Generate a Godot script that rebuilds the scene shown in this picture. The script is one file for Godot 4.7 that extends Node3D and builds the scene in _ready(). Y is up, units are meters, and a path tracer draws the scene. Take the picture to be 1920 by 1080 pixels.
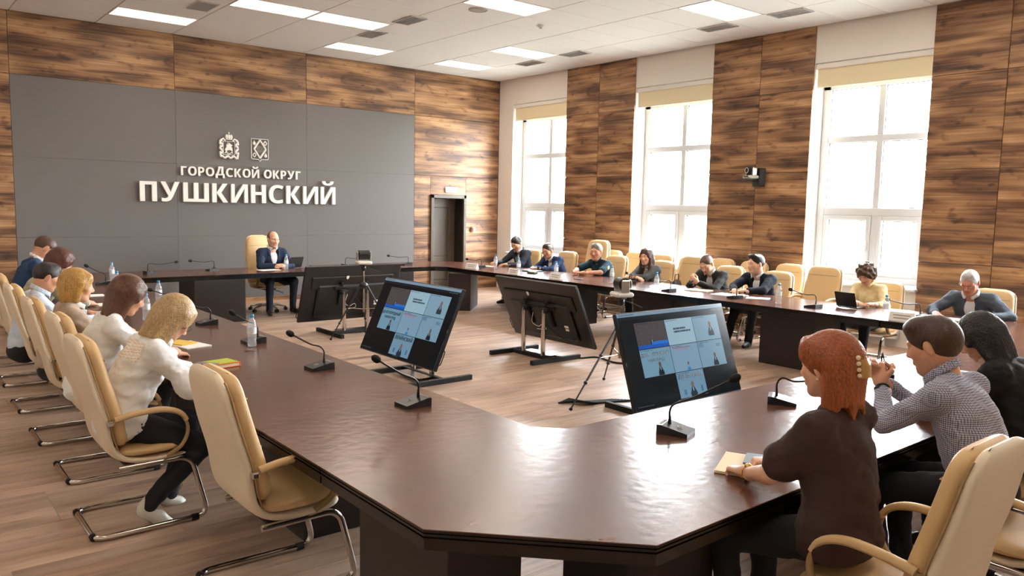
extends Node3D
# Conference hall: ring table, delegates, tilted screens. Metres, y up, camera stands at x = z = 0.

const CH := 4.69          # ceiling height
const WX := 11.3          # inner face of the window wall
const WZ := -14.4         # inner face of the end wall
const TT := 0.75          # table top height
var M := {}               # materials
var used := {}
var rng := RandomNumberGenerator.new()

# ---------------------------------------------------------------- geometry helper
class Geo:
	var v := PackedVector3Array()
	var n := PackedVector3Array()
	var uv := PackedVector2Array()
	var c := PackedColorArray()
	var i := PackedInt32Array()
	var col := Color.WHITE
	var xf := Transform3D.IDENTITY

	func vert(p: Vector3, nn: Vector3, u := Vector2.ZERO) -> int:
		v.append(xf * p)
		n.append((xf.basis * nn).normalized())
		uv.append(u)
		c.append(col)
		return v.size() - 1

	func quad(a: Vector3, b: Vector3, cc: Vector3, d: Vector3, ua := Vector2.ZERO, ub := Vector2.ZERO, uc := Vector2.ZERO, ud := Vector2.ZERO) -> void:
		# a b cc d counter-clockwise as seen from outside
		var nn := (b - a).cross(cc - a)
		if nn.length_squared() < 1e-14:
			nn = (cc - a).cross(d - a)
		nn = nn.normalized()
		var k := vert(a, nn, ua)
		vert(b, nn, ub)
		vert(cc, nn, uc)
		vert(d, nn, ud)
		i.append_array(PackedInt32Array([k, k + 2, k + 1, k, k + 3, k + 2]))

	func tri(a: Vector3, b: Vector3, cc: Vector3) -> void:
		var nn := (b - a).cross(cc - a).normalized()
		var k := vert(a, nn)
		vert(b, nn)
		vert(cc, nn)
		i.append_array(PackedInt32Array([k, k + 2, k + 1]))

	# bevelled box; uv in metres on the big faces, shifted by uo
	func box(ctr: Vector3, size: Vector3, bev := 0.0, uo := Vector2.ZERO) -> void:
		var h := size * 0.5
		var b := minf(bev, minf(h.x, minf(h.y, h.z)) * 0.98)
		for ax in 3:
			var a1 := (ax + 1) % 3
			var a2 := (ax + 2) % 3
			for s: float in [-1.0, 1.0]:
				var pts := []
				var us := []
				for q in [[-1, -1], [1, -1], [1, 1], [-1, 1]]:
					var p := Vector3.ZERO
					p[ax] = h[ax] * s
					p[a1] = (h[a1] - b) * q[0] * s
					p[a2] = (h[a2] - b) * q[1]
					pts.append(ctr + p)
					var w: Vector3 = ctr + p
					us.append((Vector2(w.z, -w.y) if ax == 0 else Vector2(w.x, w.z) if ax == 1 else Vector2(w.x, -w.y)) + uo)
				quad(pts[0], pts[1], pts[2], pts[3], us[0], us[1], us[2], us[3])
		if b <= 0.0:
			return
		for ax in 3:
			var a1 := (ax + 1) % 3
			var a2 := (ax + 2) % 3
			for s1: float in [-1.0, 1.0]:
				for s2: float in [-1.0, 1.0]:
					var pts := []
					for q in [[-1, 0], [1, 0], [1, 1], [-1, 1]]:
						var p := Vector3.ZERO
						p[ax] = (h[ax] - b) * q[0]
						p[a1] = (h[a1] - (b if q[1] else 0.0)) * s1
						p[a2] = (h[a2] - (0.0 if q[1] else b)) * s2
						pts.append(ctr + p)
					var uu := Vector2(pts[0].x + pts[0].z, -pts[0].y) + uo
					var vv := Vector2(pts[1].x + pts[1].z, -pts[1].y) + uo
					if s1 * s2 > 0:
						quad(pts[0], pts[1], pts[2], pts[3], uu, vv, vv, uu)
					else:
						quad(pts[3], pts[2], pts[1], pts[0], uu, vv, vv, uu)
		for sx: float in [-1.0, 1.0]:
			for sy: float in [-1.0, 1.0]:
				for sz: float in [-1.0, 1.0]:
					var p0 := ctr + Vector3(h.x * sx, (h.y - b) * sy, (h.z - b) * sz)
					var p1 := ctr + Vector3((h.x - b) * sx, h.y * sy, (h.z - b) * sz)
					var p2 := ctr + Vector3((h.x - b) * sx, (h.y - b) * sy, h.z * sz)
					if sx * sy * sz > 0:
						tri(p0, p1, p2)
					else:
						tri(p2, p1, p0)

	# tube along points, radius may vary (array)
	func tube(pts: Array, r, sides := 10, closed := false, flat := 1.0) -> void:
		var m := pts.size()
		var prev_n := Vector3.ZERO
		var rings := []
		for k in m:
			var t: Vector3
			if closed:
				t = (pts[(k + 1) % m] - pts[(k - 1 + m) % m])
			elif k == 0:
				t = pts[1] - pts[0]
			elif k == m - 1:
				t = pts[m - 1] - pts[m - 2]
			else:
				t = (pts[k + 1] - pts[k]).normalized() + (pts[k] - pts[k - 1]).normalized()
			t = t.normalized()
			var nn: Vector3
			if k == 0:
				nn = t.cross(Vector3.UP if absf(t.y) < 0.9 else Vector3.RIGHT).normalized()
			else:
				nn = (prev_n - t * prev_n.dot(t)).normalized()
			prev_n = nn
			var bb := t.cross(nn)
			var rr: float = r[k] if r is Array else r
			var ring := []
			for s in sides:
				var a := TAU * s / sides
				var d := nn * cos(a) + bb * sin(a) * flat
				ring.append(vert(pts[k] + d * rr, d, Vector2(float(s) / sides, k)))
			rings.append(ring)
		var segs := m if closed else m - 1
		for k in segs:
			var r0: Array = rings[k]
			var r1: Array = rings[(k + 1) % m]
			for s in sides:
				var s2 := (s + 1) % sides
				i.append_array(PackedInt32Array([r0[s], r1[s], r0[s2], r0[s2], r1[s], r1[s2]]))
		if not closed:
			for e in 2:
				var k := 0 if e == 0 else m - 1
				var t: Vector3 = (pts[0] - pts[1]) if e == 0 else (pts[m - 1] - pts[m - 2])
				t = t.normalized()
				var cc := vert(pts[k], t)
				var ring: Array = rings[k]
				var base := v.size()
				for s in sides:
					v.append(v[ring[s]])
					n.append((xf.basis * t).normalized())
					uv.append(Vector2.ZERO)
					c.append(col)
				for s in sides:
					var s2 := (s + 1) % sides
					if e == 0:
						i.append_array(PackedInt32Array([cc, base + s, base + s2]))
					else:
						i.append_array(PackedInt32Array([cc, base + s2, base + s]))

	# lathe round y: profile of Vector2(radius, y), bottom to top
	func lathe(ctr: Vector3, prof: Array, sides := 24) -> void:
		var m := prof.size()
		var rings := []
		for k in m:
			var d: Vector2
			if k == 0:
				d = prof[1] - prof[0]
			elif k == m - 1:
				d = prof[m - 1] - prof[m - 2]
			else:
				d = (prof[k + 1] - prof[k]).normalized() + (prof[k] - prof[k - 1]).normalized()
			d = d.normalized()
			var ring := []
			for s in sides + 1:
				var a := TAU * s / sides
				var o := Vector3(cos(a), 0, sin(a))
				var nn := (o * d.y + Vector3(0, -d.x, 0))
				ring.append(vert(ctr + o * prof[k].x + Vector3(0, prof[k].y, 0), nn, Vector2(float(s) / sides, float(k) / (m - 1))))
			rings.append(ring)
		for k in m - 1:
			for s in sides:
				var a: int = rings[k][s]
				var b: int = rings[k][s + 1]
				var cc: int = rings[k + 1][s + 1]
				var d: int = rings[k + 1][s]
				i.append_array(PackedInt32Array([a, b, cc, a, cc, d]))

	func ball(ctr: Vector3, r: Vector3, seg := 12) -> void:
		var rings := []
		var rows := seg / 2 + 1
		for k in rows + 1:
			var ring := []
			var t := PI * k / rows
			for s in seg + 1:
				var a := TAU * s / seg
				var d := Vector3(sin(t) * cos(a), cos(t), sin(t) * sin(a))
				ring.append(vert(ctr + d * r, d / r, Vector2(float(s) / seg, float(k) / rows)))
			rings.append(ring)
		for k in rows:
			for s in seg:
				i.append_array(PackedInt32Array([rings[k][s], rings[k + 1][s + 1], rings[k][s + 1], rings[k][s], rings[k + 1][s], rings[k + 1][s + 1]]))

	# polygon (Vector2 x,y) extruded along +z from z0 to z1
	func prism(poly: PackedVector2Array, z0: float, z1: float) -> void:
		var p := poly
		if Geometry2D.is_polygon_clockwise(p):
			p = p.duplicate()
			p.reverse()
		var t := Geometry2D.triangulate_polygon(p)
		for f in 2:
			var z := z1 if f == 0 else z0
			var nn := Vector3(0, 0, 1 if f == 0 else -1)
			var base := v.size()
			for q in p:
				vert(Vector3(q.x, q.y, z), nn, Vector2(q.x, -q.y))
			for k in range(0, t.size(), 3):
				var a := p[t[k]]
				var b := p[t[k + 1]]
				var cc := p[t[k + 2]]
				var ccw := (b - a).cross(cc - a) > 0.0
				if ccw == (f == 0):
					i.append_array(PackedInt32Array([base + t[k], base + t[k + 2], base + t[k + 1]]))
				else:
					i.append_array(PackedInt32Array([base + t[k], base + t[k + 1], base + t[k + 2]]))
		for k in p.size():
			var a := p[k]
			var b := p[(k + 1) % p.size()]
			quad(Vector3(a.x, a.y, z0), Vector3(b.x, b.y, z0), Vector3(b.x, b.y, z1), Vector3(a.x, a.y, z1))

	# grid of points pts[row][col] -> smooth surface; flip turns it inside out
	func grid(pts: Array, wrap_u := false, flip := false) -> void:
		var rows := pts.size()
		var cols: int = pts[0].size()
		var base := v.size()
		for a in rows:
			for b in cols:
				var l: Vector3 = pts[a][(b - 1 + cols) % cols] if (b > 0 or wrap_u) else pts[a][b]
				var r: Vector3 = pts[a][(b + 1) % cols] if (b < cols - 1 or wrap_u) else pts[a][b]
				var u: Vector3 = pts[maxi(a - 1, 0)][b]
				var d: Vector3 = pts[mini(a + 1, rows - 1)][b]
				var nn := (r - l).cross(d - u)
				if nn.length_squared() < 1e-16:
					nn = Vector3.UP
				vert(pts[a][b], nn * (-1.0 if flip else 1.0), Vector2(float(b) / cols, float(a) / rows))
		for a in rows - 1:
			for b in (cols if wrap_u else cols - 1):
				var p0 := base + a * cols + b
				var p1 := base + a * cols + (b + 1) % cols
				var p2 := base + (a + 1) * cols + (b + 1) % cols
				var p3 := base + (a + 1) * cols + b
				if flip:
					i.append_array(PackedInt32Array([p0, p1, p2, p0, p2, p3]))
				else:
					i.append_array(PackedInt32Array([p0, p2, p1, p0, p3, p2]))

	func mesh() -> ArrayMesh:
		var a := []
		a.resize(Mesh.ARRAY_MAX)
		a[Mesh.ARRAY_VERTEX] = v
		a[Mesh.ARRAY_NORMAL] = n
		a[Mesh.ARRAY_TEX_UV] = uv
		a[Mesh.ARRAY_COLOR] = c
		a[Mesh.ARRAY_INDEX] = i
		var m := ArrayMesh.new()
		m.add_surface_from_arrays(Mesh.PRIMITIVE_TRIANGLES, a)
		return m

# ---------------------------------------------------------------- scene helpers
func numbered(called: String) -> String:
	var k: int = used.get(called, 0)
	used[called] = k + 1
	return called if k == 0 else "%s_%03d" % [called, k]

func put(called: String, mesh: Mesh, mat: Material, parent: Node = self) -> MeshInstance3D:
	var o := MeshInstance3D.new()
	o.name = numbered(called) if parent == self else called
	o.mesh = mesh
	o.material_override = mat
	parent.add_child(o, true)
	return o

func tag(o: Node, label: String, category: String, group := "") -> Node:
	o.set_meta("label", label)
	o.set_meta("category", category)
	if group:
		o.set_meta("group", group)
	return o

func struct_(o: Node, label := "") -> Node:
	o.set_meta("kind", "structure")
	if label:
		o.set_meta("label", label)
		o.set_meta("category", str(o.name).get_slice("_", 0))
	return o

func thing(called: String, label: String, category: String, at := Vector3.ZERO, turn := 0.0, group := "") -> Node3D:
	var o := Node3D.new()
	o.name = numbered(called)
	add_child(o, true)
	o.position = at
	o.rotation.y = turn
	tag(o, label, category, group)
	return o

func copy_of(src: Node3D, called: String, label: String, at: Vector3, turn := 0.0) -> Node3D:
	var o: Node3D = src.duplicate()
	o.name = numbered(called)
	add_child(o, true)
	o.position = at
	o.rotation = Vector3(0, turn, 0)
	o.set_meta("label", label)
	return o

func smooth_path(pts: Array, per := 6) -> Array:
	# Catmull-Rom through the points
	var out := []
	for k in pts.size() - 1:
		var p0: Vector3 = pts[maxi(k - 1, 0)]
		var p1: Vector3 = pts[k]
		var p2: Vector3 = pts[k + 1]
		var p3: Vector3 = pts[mini(k + 2, pts.size() - 1)]
		for s in per:
			out.append(p1.cubic_interpolate(p2, p0, p3, float(s) / per))
	out.append(pts[-1])
	return out

func round_path(pts: Array, r: float, closed := false, seg := 6) -> Array:
	# corners of a polyline rounded with radius r
	var out := []
	var m := pts.size()
	for k in m:
		if not closed and (k == 0 or k == m - 1):
			out.append(pts[k])
			continue
		var p: Vector3 = pts[k]
		var a: Vector3 = (pts[(k - 1 + m) % m] - p)
		var b: Vector3 = (pts[(k + 1) % m] - p)
		var q := minf(r, minf(a.length(), b.length()) * 0.49)
		var pa := p + a.normalized() * q
		var pb := p + b.normalized() * q
		for s in seg + 1:
			var t := float(s) / seg
			out.append(pa.lerp(p, t).lerp(p.lerp(pb, t), t))
	return out

# ---------------------------------------------------------------- materials
func mat(col: Color, rough := 0.6, metal := 0.0) -> StandardMaterial3D:
	var m := StandardMaterial3D.new()
	m.albedo_color = col
	m.roughness = rough
	m.metallic = metal
	return m

func vcol(rough := 0.6) -> StandardMaterial3D:
	var m := mat(Color.WHITE, rough)
	m.vertex_color_use_as_albedo = true
	return m

func noise(freq: float, octaves := 4, sd := 1, kind := FastNoiseLite.TYPE_SIMPLEX_SMOOTH) -> FastNoiseLite:
	var f := FastNoiseLite.new()
	f.noise_type = kind
	f.frequency = freq
	f.fractal_octaves = octaves
	f.seed = sd
	return f

func ramp(stops: Array) -> Gradient:
	var g := Gradient.new()
	g.offsets = PackedFloat32Array(stops.map(func(s): return s[0]))
	g.colors = PackedColorArray(stops.map(func(s): return s[1]))
	return g

func noise_tex(w: int, h: int, f: FastNoiseLite, g: Gradient) -> ImageTexture:
	var im := f.get_seamless_image(w, h)
	im.convert(Image.FORMAT_L8)
	var src := im.get_data()
	var lut := PackedByteArray()
	for k in 256:
		var cc := g.sample(k / 255.0)
		lut.append_array(PackedByteArray([cc.r8, cc.g8, cc.b8]))
	var out := PackedByteArray()
	out.resize(w * h * 3)
	for k in w * h:
		var s := src[k] * 3
		out[k * 3] = lut[s]
		out[k * 3 + 1] = lut[s + 1]
		out[k * 3 + 2] = lut[s + 2]
	return ImageTexture.create_from_image(Image.create_from_data(w, h, false, Image.FORMAT_RGB8, out))

# rustic oak: long grain (squeezed noise), broad tonal bands and dark knotty patches, all along u
func oak_tex(w: int, h: int, sd: int, g: Gradient, knots := 0.6, fine := 1.0, contrast := 1.0) -> ImageTexture:
	var a := noise(0.014, 5, sd).get_seamless_image(w / 16, h, false, false, 0.2)
	var b := noise(0.006, 3, sd + 7).get_seamless_image(w / 4, h, false, false, 0.2)
	var d := noise(0.012, 3, sd + 13).get_seamless_image(w / 2, h, false, false, 0.2)
	var e := noise(0.06, 4, sd + 21).get_seamless_image(w / 32, h, false, false, 0.2)
	var ims := [a, b, d, e]
	var da := []
	for im: Image in ims:
		im.resize(w, h, Image.INTERPOLATE_BILINEAR)
		im.convert(Image.FORMAT_L8)
		da.append(im.get_data())
	var p0: PackedByteArray = da[0]
	var p1: PackedByteArray = da[1]
	var p2: PackedByteArray = da[2]
	var p3: PackedByteArray = da[3]
	var lut := PackedByteArray()
	for k in 256:
		var cc := g.sample(k / 255.0)
		lut.append_array(PackedByteArray([cc.r8, cc.g8, cc.b8]))
	var out := PackedByteArray()
	out.resize(w * h * 3)
	for k in w * h:
		var t := 0.5 + (p0[k] - 128) / 255.0 * 0.75 + (p1[k] - 128) / 255.0 * 0.55 + (p3[k] - 128) / 255.0 * 0.38 * fine
		t = 0.5 + (t - 0.5) * contrast
		var q := p2[k] / 255.0
		if q > 0.66:
			t -= (q - 0.66) * 2.6 * knots * (0.5 + p0[k] / 255.0)
		var s := clampi(int(t * 255.0), 0, 255) * 3
		out[k * 3] = lut[s]
		out[k * 3 + 1] = lut[s + 1]
		out[k * 3 + 2] = lut[s + 2]
	var im := Image.create_from_data(w, h, false, Image.FORMAT_RGB8, out)
	im.generate_mipmaps()
	return ImageTexture.create_from_image(im)

func normal_tex(w: int, h: int, f: FastNoiseLite, strength: float) -> ImageTexture:
	var im := f.get_seamless_image(w, h)
	im.bump_map_to_normal_map(strength)
	return ImageTexture.create_from_image(im)

func make_materials() -> void:
	# colours measured from the photograph as base colours
	var oak := mat(Color.WHITE, 0.55)
	oak.albedo_texture = oak_tex(1024, 1024, 5, ramp([[0.0, Color("3c2515")], [0.22, Color("5f3f28")], [0.45, Color("866040")], [0.68, Color("a37a53")], [1.0, Color("c59d74")]]), 0.5)
	oak.uv1_scale = Vector3(0.42, 0.42, 1)
	M.oak = oak
	var grey := mat(Color("74706d"), 0.8)
	grey.albedo_texture = noise_tex(256, 256, noise(0.35, 2, 3), ramp([[0.0, Color("dcdcdc")], [1.0, Color("ffffff")]]))
	grey.uv1_scale = Vector3(3, 3, 1)
	M.grey = grey
	var fl := mat(Color.WHITE, 0.33)
	fl.albedo_texture = oak_tex(1024, 512, 31, ramp([[0.0, Color("887060")], [0.35, Color("a88c78")], [0.6, Color("ba9d87")], [1.0, Color("ceb59f")]]), 0.3, 0.8)
	fl.uv1_scale = Vector3(0.55, 0.8, 1)
	M.plank = []
	for k in 5:
		var p: StandardMaterial3D = fl.duplicate()
		p.albedo_color = [Color("ffffff"), Color("f4f1ee"), Color("ece6e2"), Color("fffaf4"), Color("e6e0da")][k]
		M.plank.append(p)
	M.floor_gap = mat(Color("3a2d24"), 0.8)
	var tb := mat(Color.WHITE, 0.22)
	tb.albedo_texture = oak_tex(1024, 512, 61, ramp([[0.0, Color("3d2117")], [0.4, Color("583425")], [0.7, Color("6b4230")], [1.0, Color("764c39")]]), 0.2, 1.6, 0.5)
	tb.uv1_scale = Vector3(0.5, 0.5, 1)
	tb.metallic_specular = 0.75
	tb.normal_enabled = true
	tb.normal_texture = normal_tex(256, 256, noise(0.09, 3, 8), 1.5)
	tb.normal_scale = 0.06
	M.table = tb
	M.table_edge = mat(Color("15100d"), 0.22)
	M.table_dark = mat(Color("1e120e"), 0.45)
	M.white = mat(Color("efe9e2"), 0.75)
	M.pvc = mat(Color("d9dadb"), 0.35)
	M.gasket = mat(Color("4b4b4a"), 0.7)
	M.blind = mat(Color("ebdcb8"), 0.85)
	M.tile = mat(Color("f3eee8"), 0.9)
	M.tile.albedo_texture = noise_tex(256, 256, noise(0.5, 2, 9), ramp([[0.0, Color("e6e6e6")], [1.0, Color("ffffff")]]))
	M.tgrid = mat(Color("a39a92"), 0.6)
	M.tgap = mat(Color("8a8078"), 0.8)
	M.vent = mat(Color("c6bfb8"), 0.6)
	M.ventd = mat(Color("a09992"), 0.7)
	M.black = mat(Color("0f0f10"), 0.42)
	M.blackm = mat(Color("141415"), 0.7)
	M.plastic = mat(Color("1b1b1d"), 0.35)
	M.foam = mat(Color("121212"), 0.95)
	M.chrome = mat(Color("d4d0ca"), 0.12, 1.0)
	M.steel = mat(Color("b9b2a6"), 0.25, 1.0)
	M.rubber = mat(Color("131211"), 0.8)
	var le := mat(Color("ebd3ac"), 0.46)
	le.normal_enabled = true
	le.normal_texture = normal_tex(256, 256, noise(0.12, 3, 12), 2.0)
	le.normal_scale = 0.18
	le.uv1_triplanar = true
	le.uv1_scale = Vector3(3, 3, 3)
	M.leather = le
	var sh: StandardMaterial3D = le.duplicate()
	sh.albedo_color = Color("ecdabe")
	M.leather_shell = sh
	le.albedo_color = Color("ddb985")
	M.seam = mat(Color("a98a5e"), 0.7)
	M.armpad = le
	M.paper = mat(Color("f2efe8"), 0.85)
	M.cream_paper = mat(Color("ead9b8"), 0.85)
	M.letter = mat(Color("efebe4"), 0.5)
	M.door = mat(Color("51463a"), 0.5)
	M.door_dark = mat(Color("2a211a"), 0.55)
	M.red = mat(Color("b2301f"), 0.5)
	M.wcam = mat(Color("d9d4cc"), 0.35)
	var gl := mat(Color(0.92, 0.97, 1.0, 0.08), 0.02)
	gl.transparency = BaseMaterial3D.TRANSPARENCY_ALPHA
	M.glass = gl
	var pet := mat(Color(0.93, 0.97, 1.0, 0.22), 0.05)
	pet.transparency = BaseMaterial3D.TRANSPARENCY_ALPHA
	M.pet = pet
	M.cap = mat(Color("2f8fc0"), 0.4)
	M.label = mat(Color("e9eef2"), 0.6)
	M.vc = vcol(0.55)

# ---------------------------------------------------------------- start
func _ready() -> void:
	rng.seed = 20240611
	var cam := Camera3D.new()
	cam.name = "camera"
	add_child(cam)
	cam.transform = Transform3D(Basis(Vector3.UP, deg_to_rad(-39.268)) * Basis(Vector3.RIGHT, deg_to_rad(-6.0018)) * Basis(Vector3.BACK, deg_to_rad(1.1693)), Vector3(0, 1.9, 0))
	cam.fov = rad_to_deg(2.0 * atan(540.0 / 1474.8))
	cam.near = 0.05
	cam.far = 400.0
	cam.current = true
	var we := WorldEnvironment.new()
	we.name = "world_environment"
	var env := Environment.new()
	env.background_mode = Environment.BG_SKY
	var sky := Sky.new()
	var sm := ProceduralSkyMaterial.new()
	sm.sky_top_color = Color("dfe8f2")
	sm.sky_horizon_color = Color("f6f7f5")
	sm.ground_bottom_color = Color("8f9088")
	sm.ground_horizon_color = Color("d9dad5")
	sm.sky_energy_multiplier = 6.5
	sm.ground_energy_multiplier = 3.4
	sky.sky_material = sm
	env.sky = sky
	env.tonemap_mode = Environment.TONE_MAPPER_LINEAR
	env.tonemap_exposure = 1.16
	env.sdfgi_enabled = true
	env.ssao_enabled = true
	env.ssil_enabled = true
	we.environment = env
	add_child(we)
	make_materials()
	build_room()
	build_ceiling()
	build_floor()
	build_outside()
	build_tables()
	build_sign()
	build_chairs()
	build_screens()
	build_table_things()
	build_people()

# ---------------------------------------------------------------- room shell
func panel(parent: Node, called: String, m: Material, lo: Vector3, hi: Vector3, bev := 0.004) -> MeshInstance3D:
	var g := Geo.new()
	g.box(Vector3.ZERO, hi - lo, bev, Vector2(rng.randf() * 9.0, rng.randf() * 9.0))
	var o := put(called, g.mesh(), m, parent)
	o.position = (lo + hi) * 0.5
	return o

func bare(lo: Vector3, hi: Vector3, g: Geo) -> void:
	g.box((lo + hi) * 0.5, hi - lo)

func build_room() -> void:
	# end wall with the sign: backing, oak cladding, grey cladding, doorway
	var gb := Geo.new()
	bare(Vector3(-3.3, 0, -15.3), Vector3(9.47, CH + 0.3, -14.43), gb)
	bare(Vector3(10.36, 0, -15.3), Vector3(11.9, CH + 0.3, -14.43), gb)
	bare(Vector3(9.47, 2.08, -15.3), Vector3(10.36, CH + 0.3, -14.43), gb)
	bare(Vector3(9.47, 0, -15.3), Vector3(10.36, 2.08, -14.82), gb)
	var wb := put("wall_back", gb.mesh(), mat(Color("4a3220"), 0.8))
	struct_(wb, "end wall clad in oak panels round a grey sign field")
	var ys := [0.0, 1.24, 2.5, 3.75, CH]
	var xs := [-3.0, -0.65, 1.77, 4.19, 6.6, 9.03, 11.29]
	for r in 4:
		for k in 6:
			var e := 0.0025
			var lo := Vector3(xs[k] + e, ys[r] + (e if r else 0.0), -14.43)
			var hi := Vector3(xs[k + 1] - e, ys[r + 1] - e, -14.4)
			if k == 5 and r < 2:
				panel(wb, "oak_panel", M.oak, lo, Vector3(9.44, hi.y, hi.z))
				panel(wb, "oak_panel", M.oak, Vector3(10.38, lo.y, lo.z), hi)
				if r == 1:
					panel(wb, "oak_panel", M.oak, Vector3(9.44, 2.1, lo.z), Vector3(10.38, hi.y, hi.z))
			elif k in [2, 3, 4] and r < 3:
				panel(wb, "grey_panel", M.grey, lo - Vector3(0.0014, 0.0014, 0), hi + Vector3(0.0014, 0.0014, 0), 0.002)
			else:
				panel(wb, "oak_panel", M.oak, lo, hi)
	var gs := Geo.new()
	for q in [[-3.0, 9.44], [10.38, 11.28]]:
		gs.box(Vector3((q[0] + q[1]) * 0.5, 0.045, -14.39), Vector3(q[1] - q[0], 0.09, 0.02), 0.004)
	struct_(put("baseboard_back", gs.mesh(), M.oak), "low brown skirting board along the end wall")
	build_door()
	# window wall
	var g := Geo.new()
	var wins := [[-13.9, -12.13], [-10.26, -8.49], [-6.63, -4.89], [-3.03, -1.27]]
	var z0 := -14.4
	for w in wins:
		bare(Vector3(WX, 0, z0), Vector3(11.9, CH + 0.3, w[0]), g)
		bare(Vector3(WX, 0, w[0]), Vector3(11.9, 0.8, w[1]), g)
		bare(Vector3(WX, 4.14, w[0]), Vector3(11.9, CH + 0.3, w[1]), g)
		z0 = w[1]
	bare(Vector3(WX, 0, z0), Vector3(11.9, CH + 0.3, 4.0), g)
	var wr := put("wall_right", g.mesh(), M.white)
	struct_(wr, "window wall in white plaster with oak clad piers between windows")
	for q in [[-12.13, -10.26], [-8.49, -6.63], [-4.89, -3.03], [-1.27, 0.6]]:
		for r in 4:
			for s in 2:
				var za: float = q[0] + (q[1] - q[0]) * 0.5 * s
				var zb: float = za + (q[1] - q[0]) * 0.5
				panel(wr, "oak_panel", M.oak, Vector3(11.27, ys[r] + (0.003 if r else 0.0), za + 0.003), Vector3(11.3, ys[r + 1] - 0.003, zb - 0.003))
	for k in wins.size():
		build_window(k + 1, wins[k][0], wins[k][1])
	# walls out of frame, closing the room
	g = Geo.new()
	bare(Vector3(-3.3, 0, -14.43), Vector3(-3.0, CH + 0.3, 4.0), g)
	var wl := put("wall_left", g.mesh(), M.white)
	struct_(wl, "plain white side wall outside the picture on the left")
	g = Geo.new()
	bare(Vector3(-3.3, 0, 4.0), Vector3(11.9, CH + 0.3, 4.3), g)
	struct_(put("wall_front", g.mesh(), M.white), "plain white wall behind the camera")

func build_door() -> void:
	var d := Node3D.new()
	d.name = "door_1"
	add_child(d)
	struct_(d, "dark brown panelled door set deep in the oak end wall")
	var g := Geo.new()
	g.box(Vector3(9.48, 1.05, -14.4), Vector3(0.08, 2.1, 0.08), 0.008)
	g.box(Vector3(10.345, 1.05, -14.4), Vector3(0.07, 2.1, 0.08), 0.008)
	g.box(Vector3(9.91, 2.06, -14.4), Vector3(0.94, 0.08, 0.08), 0.008)
	put("frame", g.mesh(), M.door, d)
	g = Geo.new()
	g.box(Vector3(9.5, 1.03, -14.6), Vector3(0.03, 2.06, 0.36))
	g.box(Vector3(10.325, 1.03, -14.6), Vector3(0.03, 2.06, 0.36))
	g.box(Vector3(9.91, 2.04, -14.6), Vector3(0.82, 0.03, 0.36))
	put("jamb", g.mesh(), M.door_dark, d)
	g = Geo.new()
	var lz := -14.75
	g.box(Vector3(9.915, 1.02, lz), Vector3(0.79, 2.0, 0.03))
	for q in [[9.61, 1.02, 0.18, 2.0], [10.22, 1.02, 0.18, 2.0], [9.915, 1.92, 0.44, 0.2], [9.915, 0.62, 0.44, 0.18], [9.915, 0.09, 0.44, 0.16]]:
		g.box(Vector3(q[0], q[1], lz + 0.022), Vector3(q[2], q[3], 0.03), 0.008)
	var leaf := put("door_leaf", g.mesh(), M.door, d)
	for q in [[0.74, 1.8], [0.2, 0.5]]:
		g = Geo.new()
		g.box(Vector3(9.915, (q[0] + q[1]) * 0.5, lz + 0.016), Vector3(0.4, q[1] - q[0], 0.012), 0.006)
		put("door_panel", g.mesh(), M.door, leaf)
	g = Geo.new()
	g.tube([Vector3(9.6, 1.03, lz + 0.03), Vector3(9.6, 1.03, lz + 0.08), Vector3(9.7, 1.03, lz + 0.085)], 0.011, 8)
	g.box(Vector3(9.6, 1.0, lz + 0.04), Vector3(0.04, 0.2, 0.008), 0.003)
	put("door_handle", g.mesh(), M.chrome, leaf)
	# sign above the door and the fire call point beside it
	var s := thing("exit_sign", "small white sign with blue lettering above the brown door", "sign", Vector3(9.99, 2.21, -14.385))
	g = Geo.new()
	g.box(Vector3.ZERO, Vector3(0.34, 0.12, 0.025), 0.004)
	put("sign_board", g.mesh(), mat(Color("e9f1f6"), 0.4), s)
	var tm := text_mesh("выход", 0.07, 0.004, true)
	var t := put("sign_lettering", tm, mat(Color("3f82b8"), 0.5), s)
	t.position = Vector3(0, 0, 0.014)
	var f := thing("fire_call_point", "small red and white fire call box beside the door", "fire alarm", Vector3(10.58, 1.34, -14.37))
	g = Geo.new()
	g.box(Vector3.ZERO, Vector3(0.1, 0.11, 0.05), 0.008)
	put("housing", g.mesh(), mat(Color("d9b8ac"), 0.5), f)
	g = Geo.new()
	g.box(Vector3(-0.025, 0, 0.028), Vector3(0.04, 0.085, 0.012), 0.004)
	put("press_plate", g.mesh(), M.red, f)

func text_mesh(txt: String, h: float, depth: float, bold := true, sx := 1.0) -> ArrayMesh:
	# capital height h; centred on the baseline middle
	var sf := SystemFont.new()
	sf.font_names = PackedStringArray(["Droid Sans"])
	sf.font_weight = 700 if bold else 400
	var t := TextMesh.new()
	t.font = sf
	t.text = txt
	t.font_size = 64
	t.pixel_size = h / (64.0 * 0.714)
	t.depth = depth
	t.curve_step = 1.0
	t.horizontal_alignment = HORIZONTAL_ALIGNMENT_CENTER
	t.vertical_alignment = VERTICAL_ALIGNMENT_CENTER
	var arr := t.get_mesh_arrays()
	if arr.is_empty():
		return ArrayMesh.new()
	var m := ArrayMesh.new()
	m.add_surface_from_arrays(Mesh.PRIMITIVE_TRIANGLES, arr)
	return m

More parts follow.
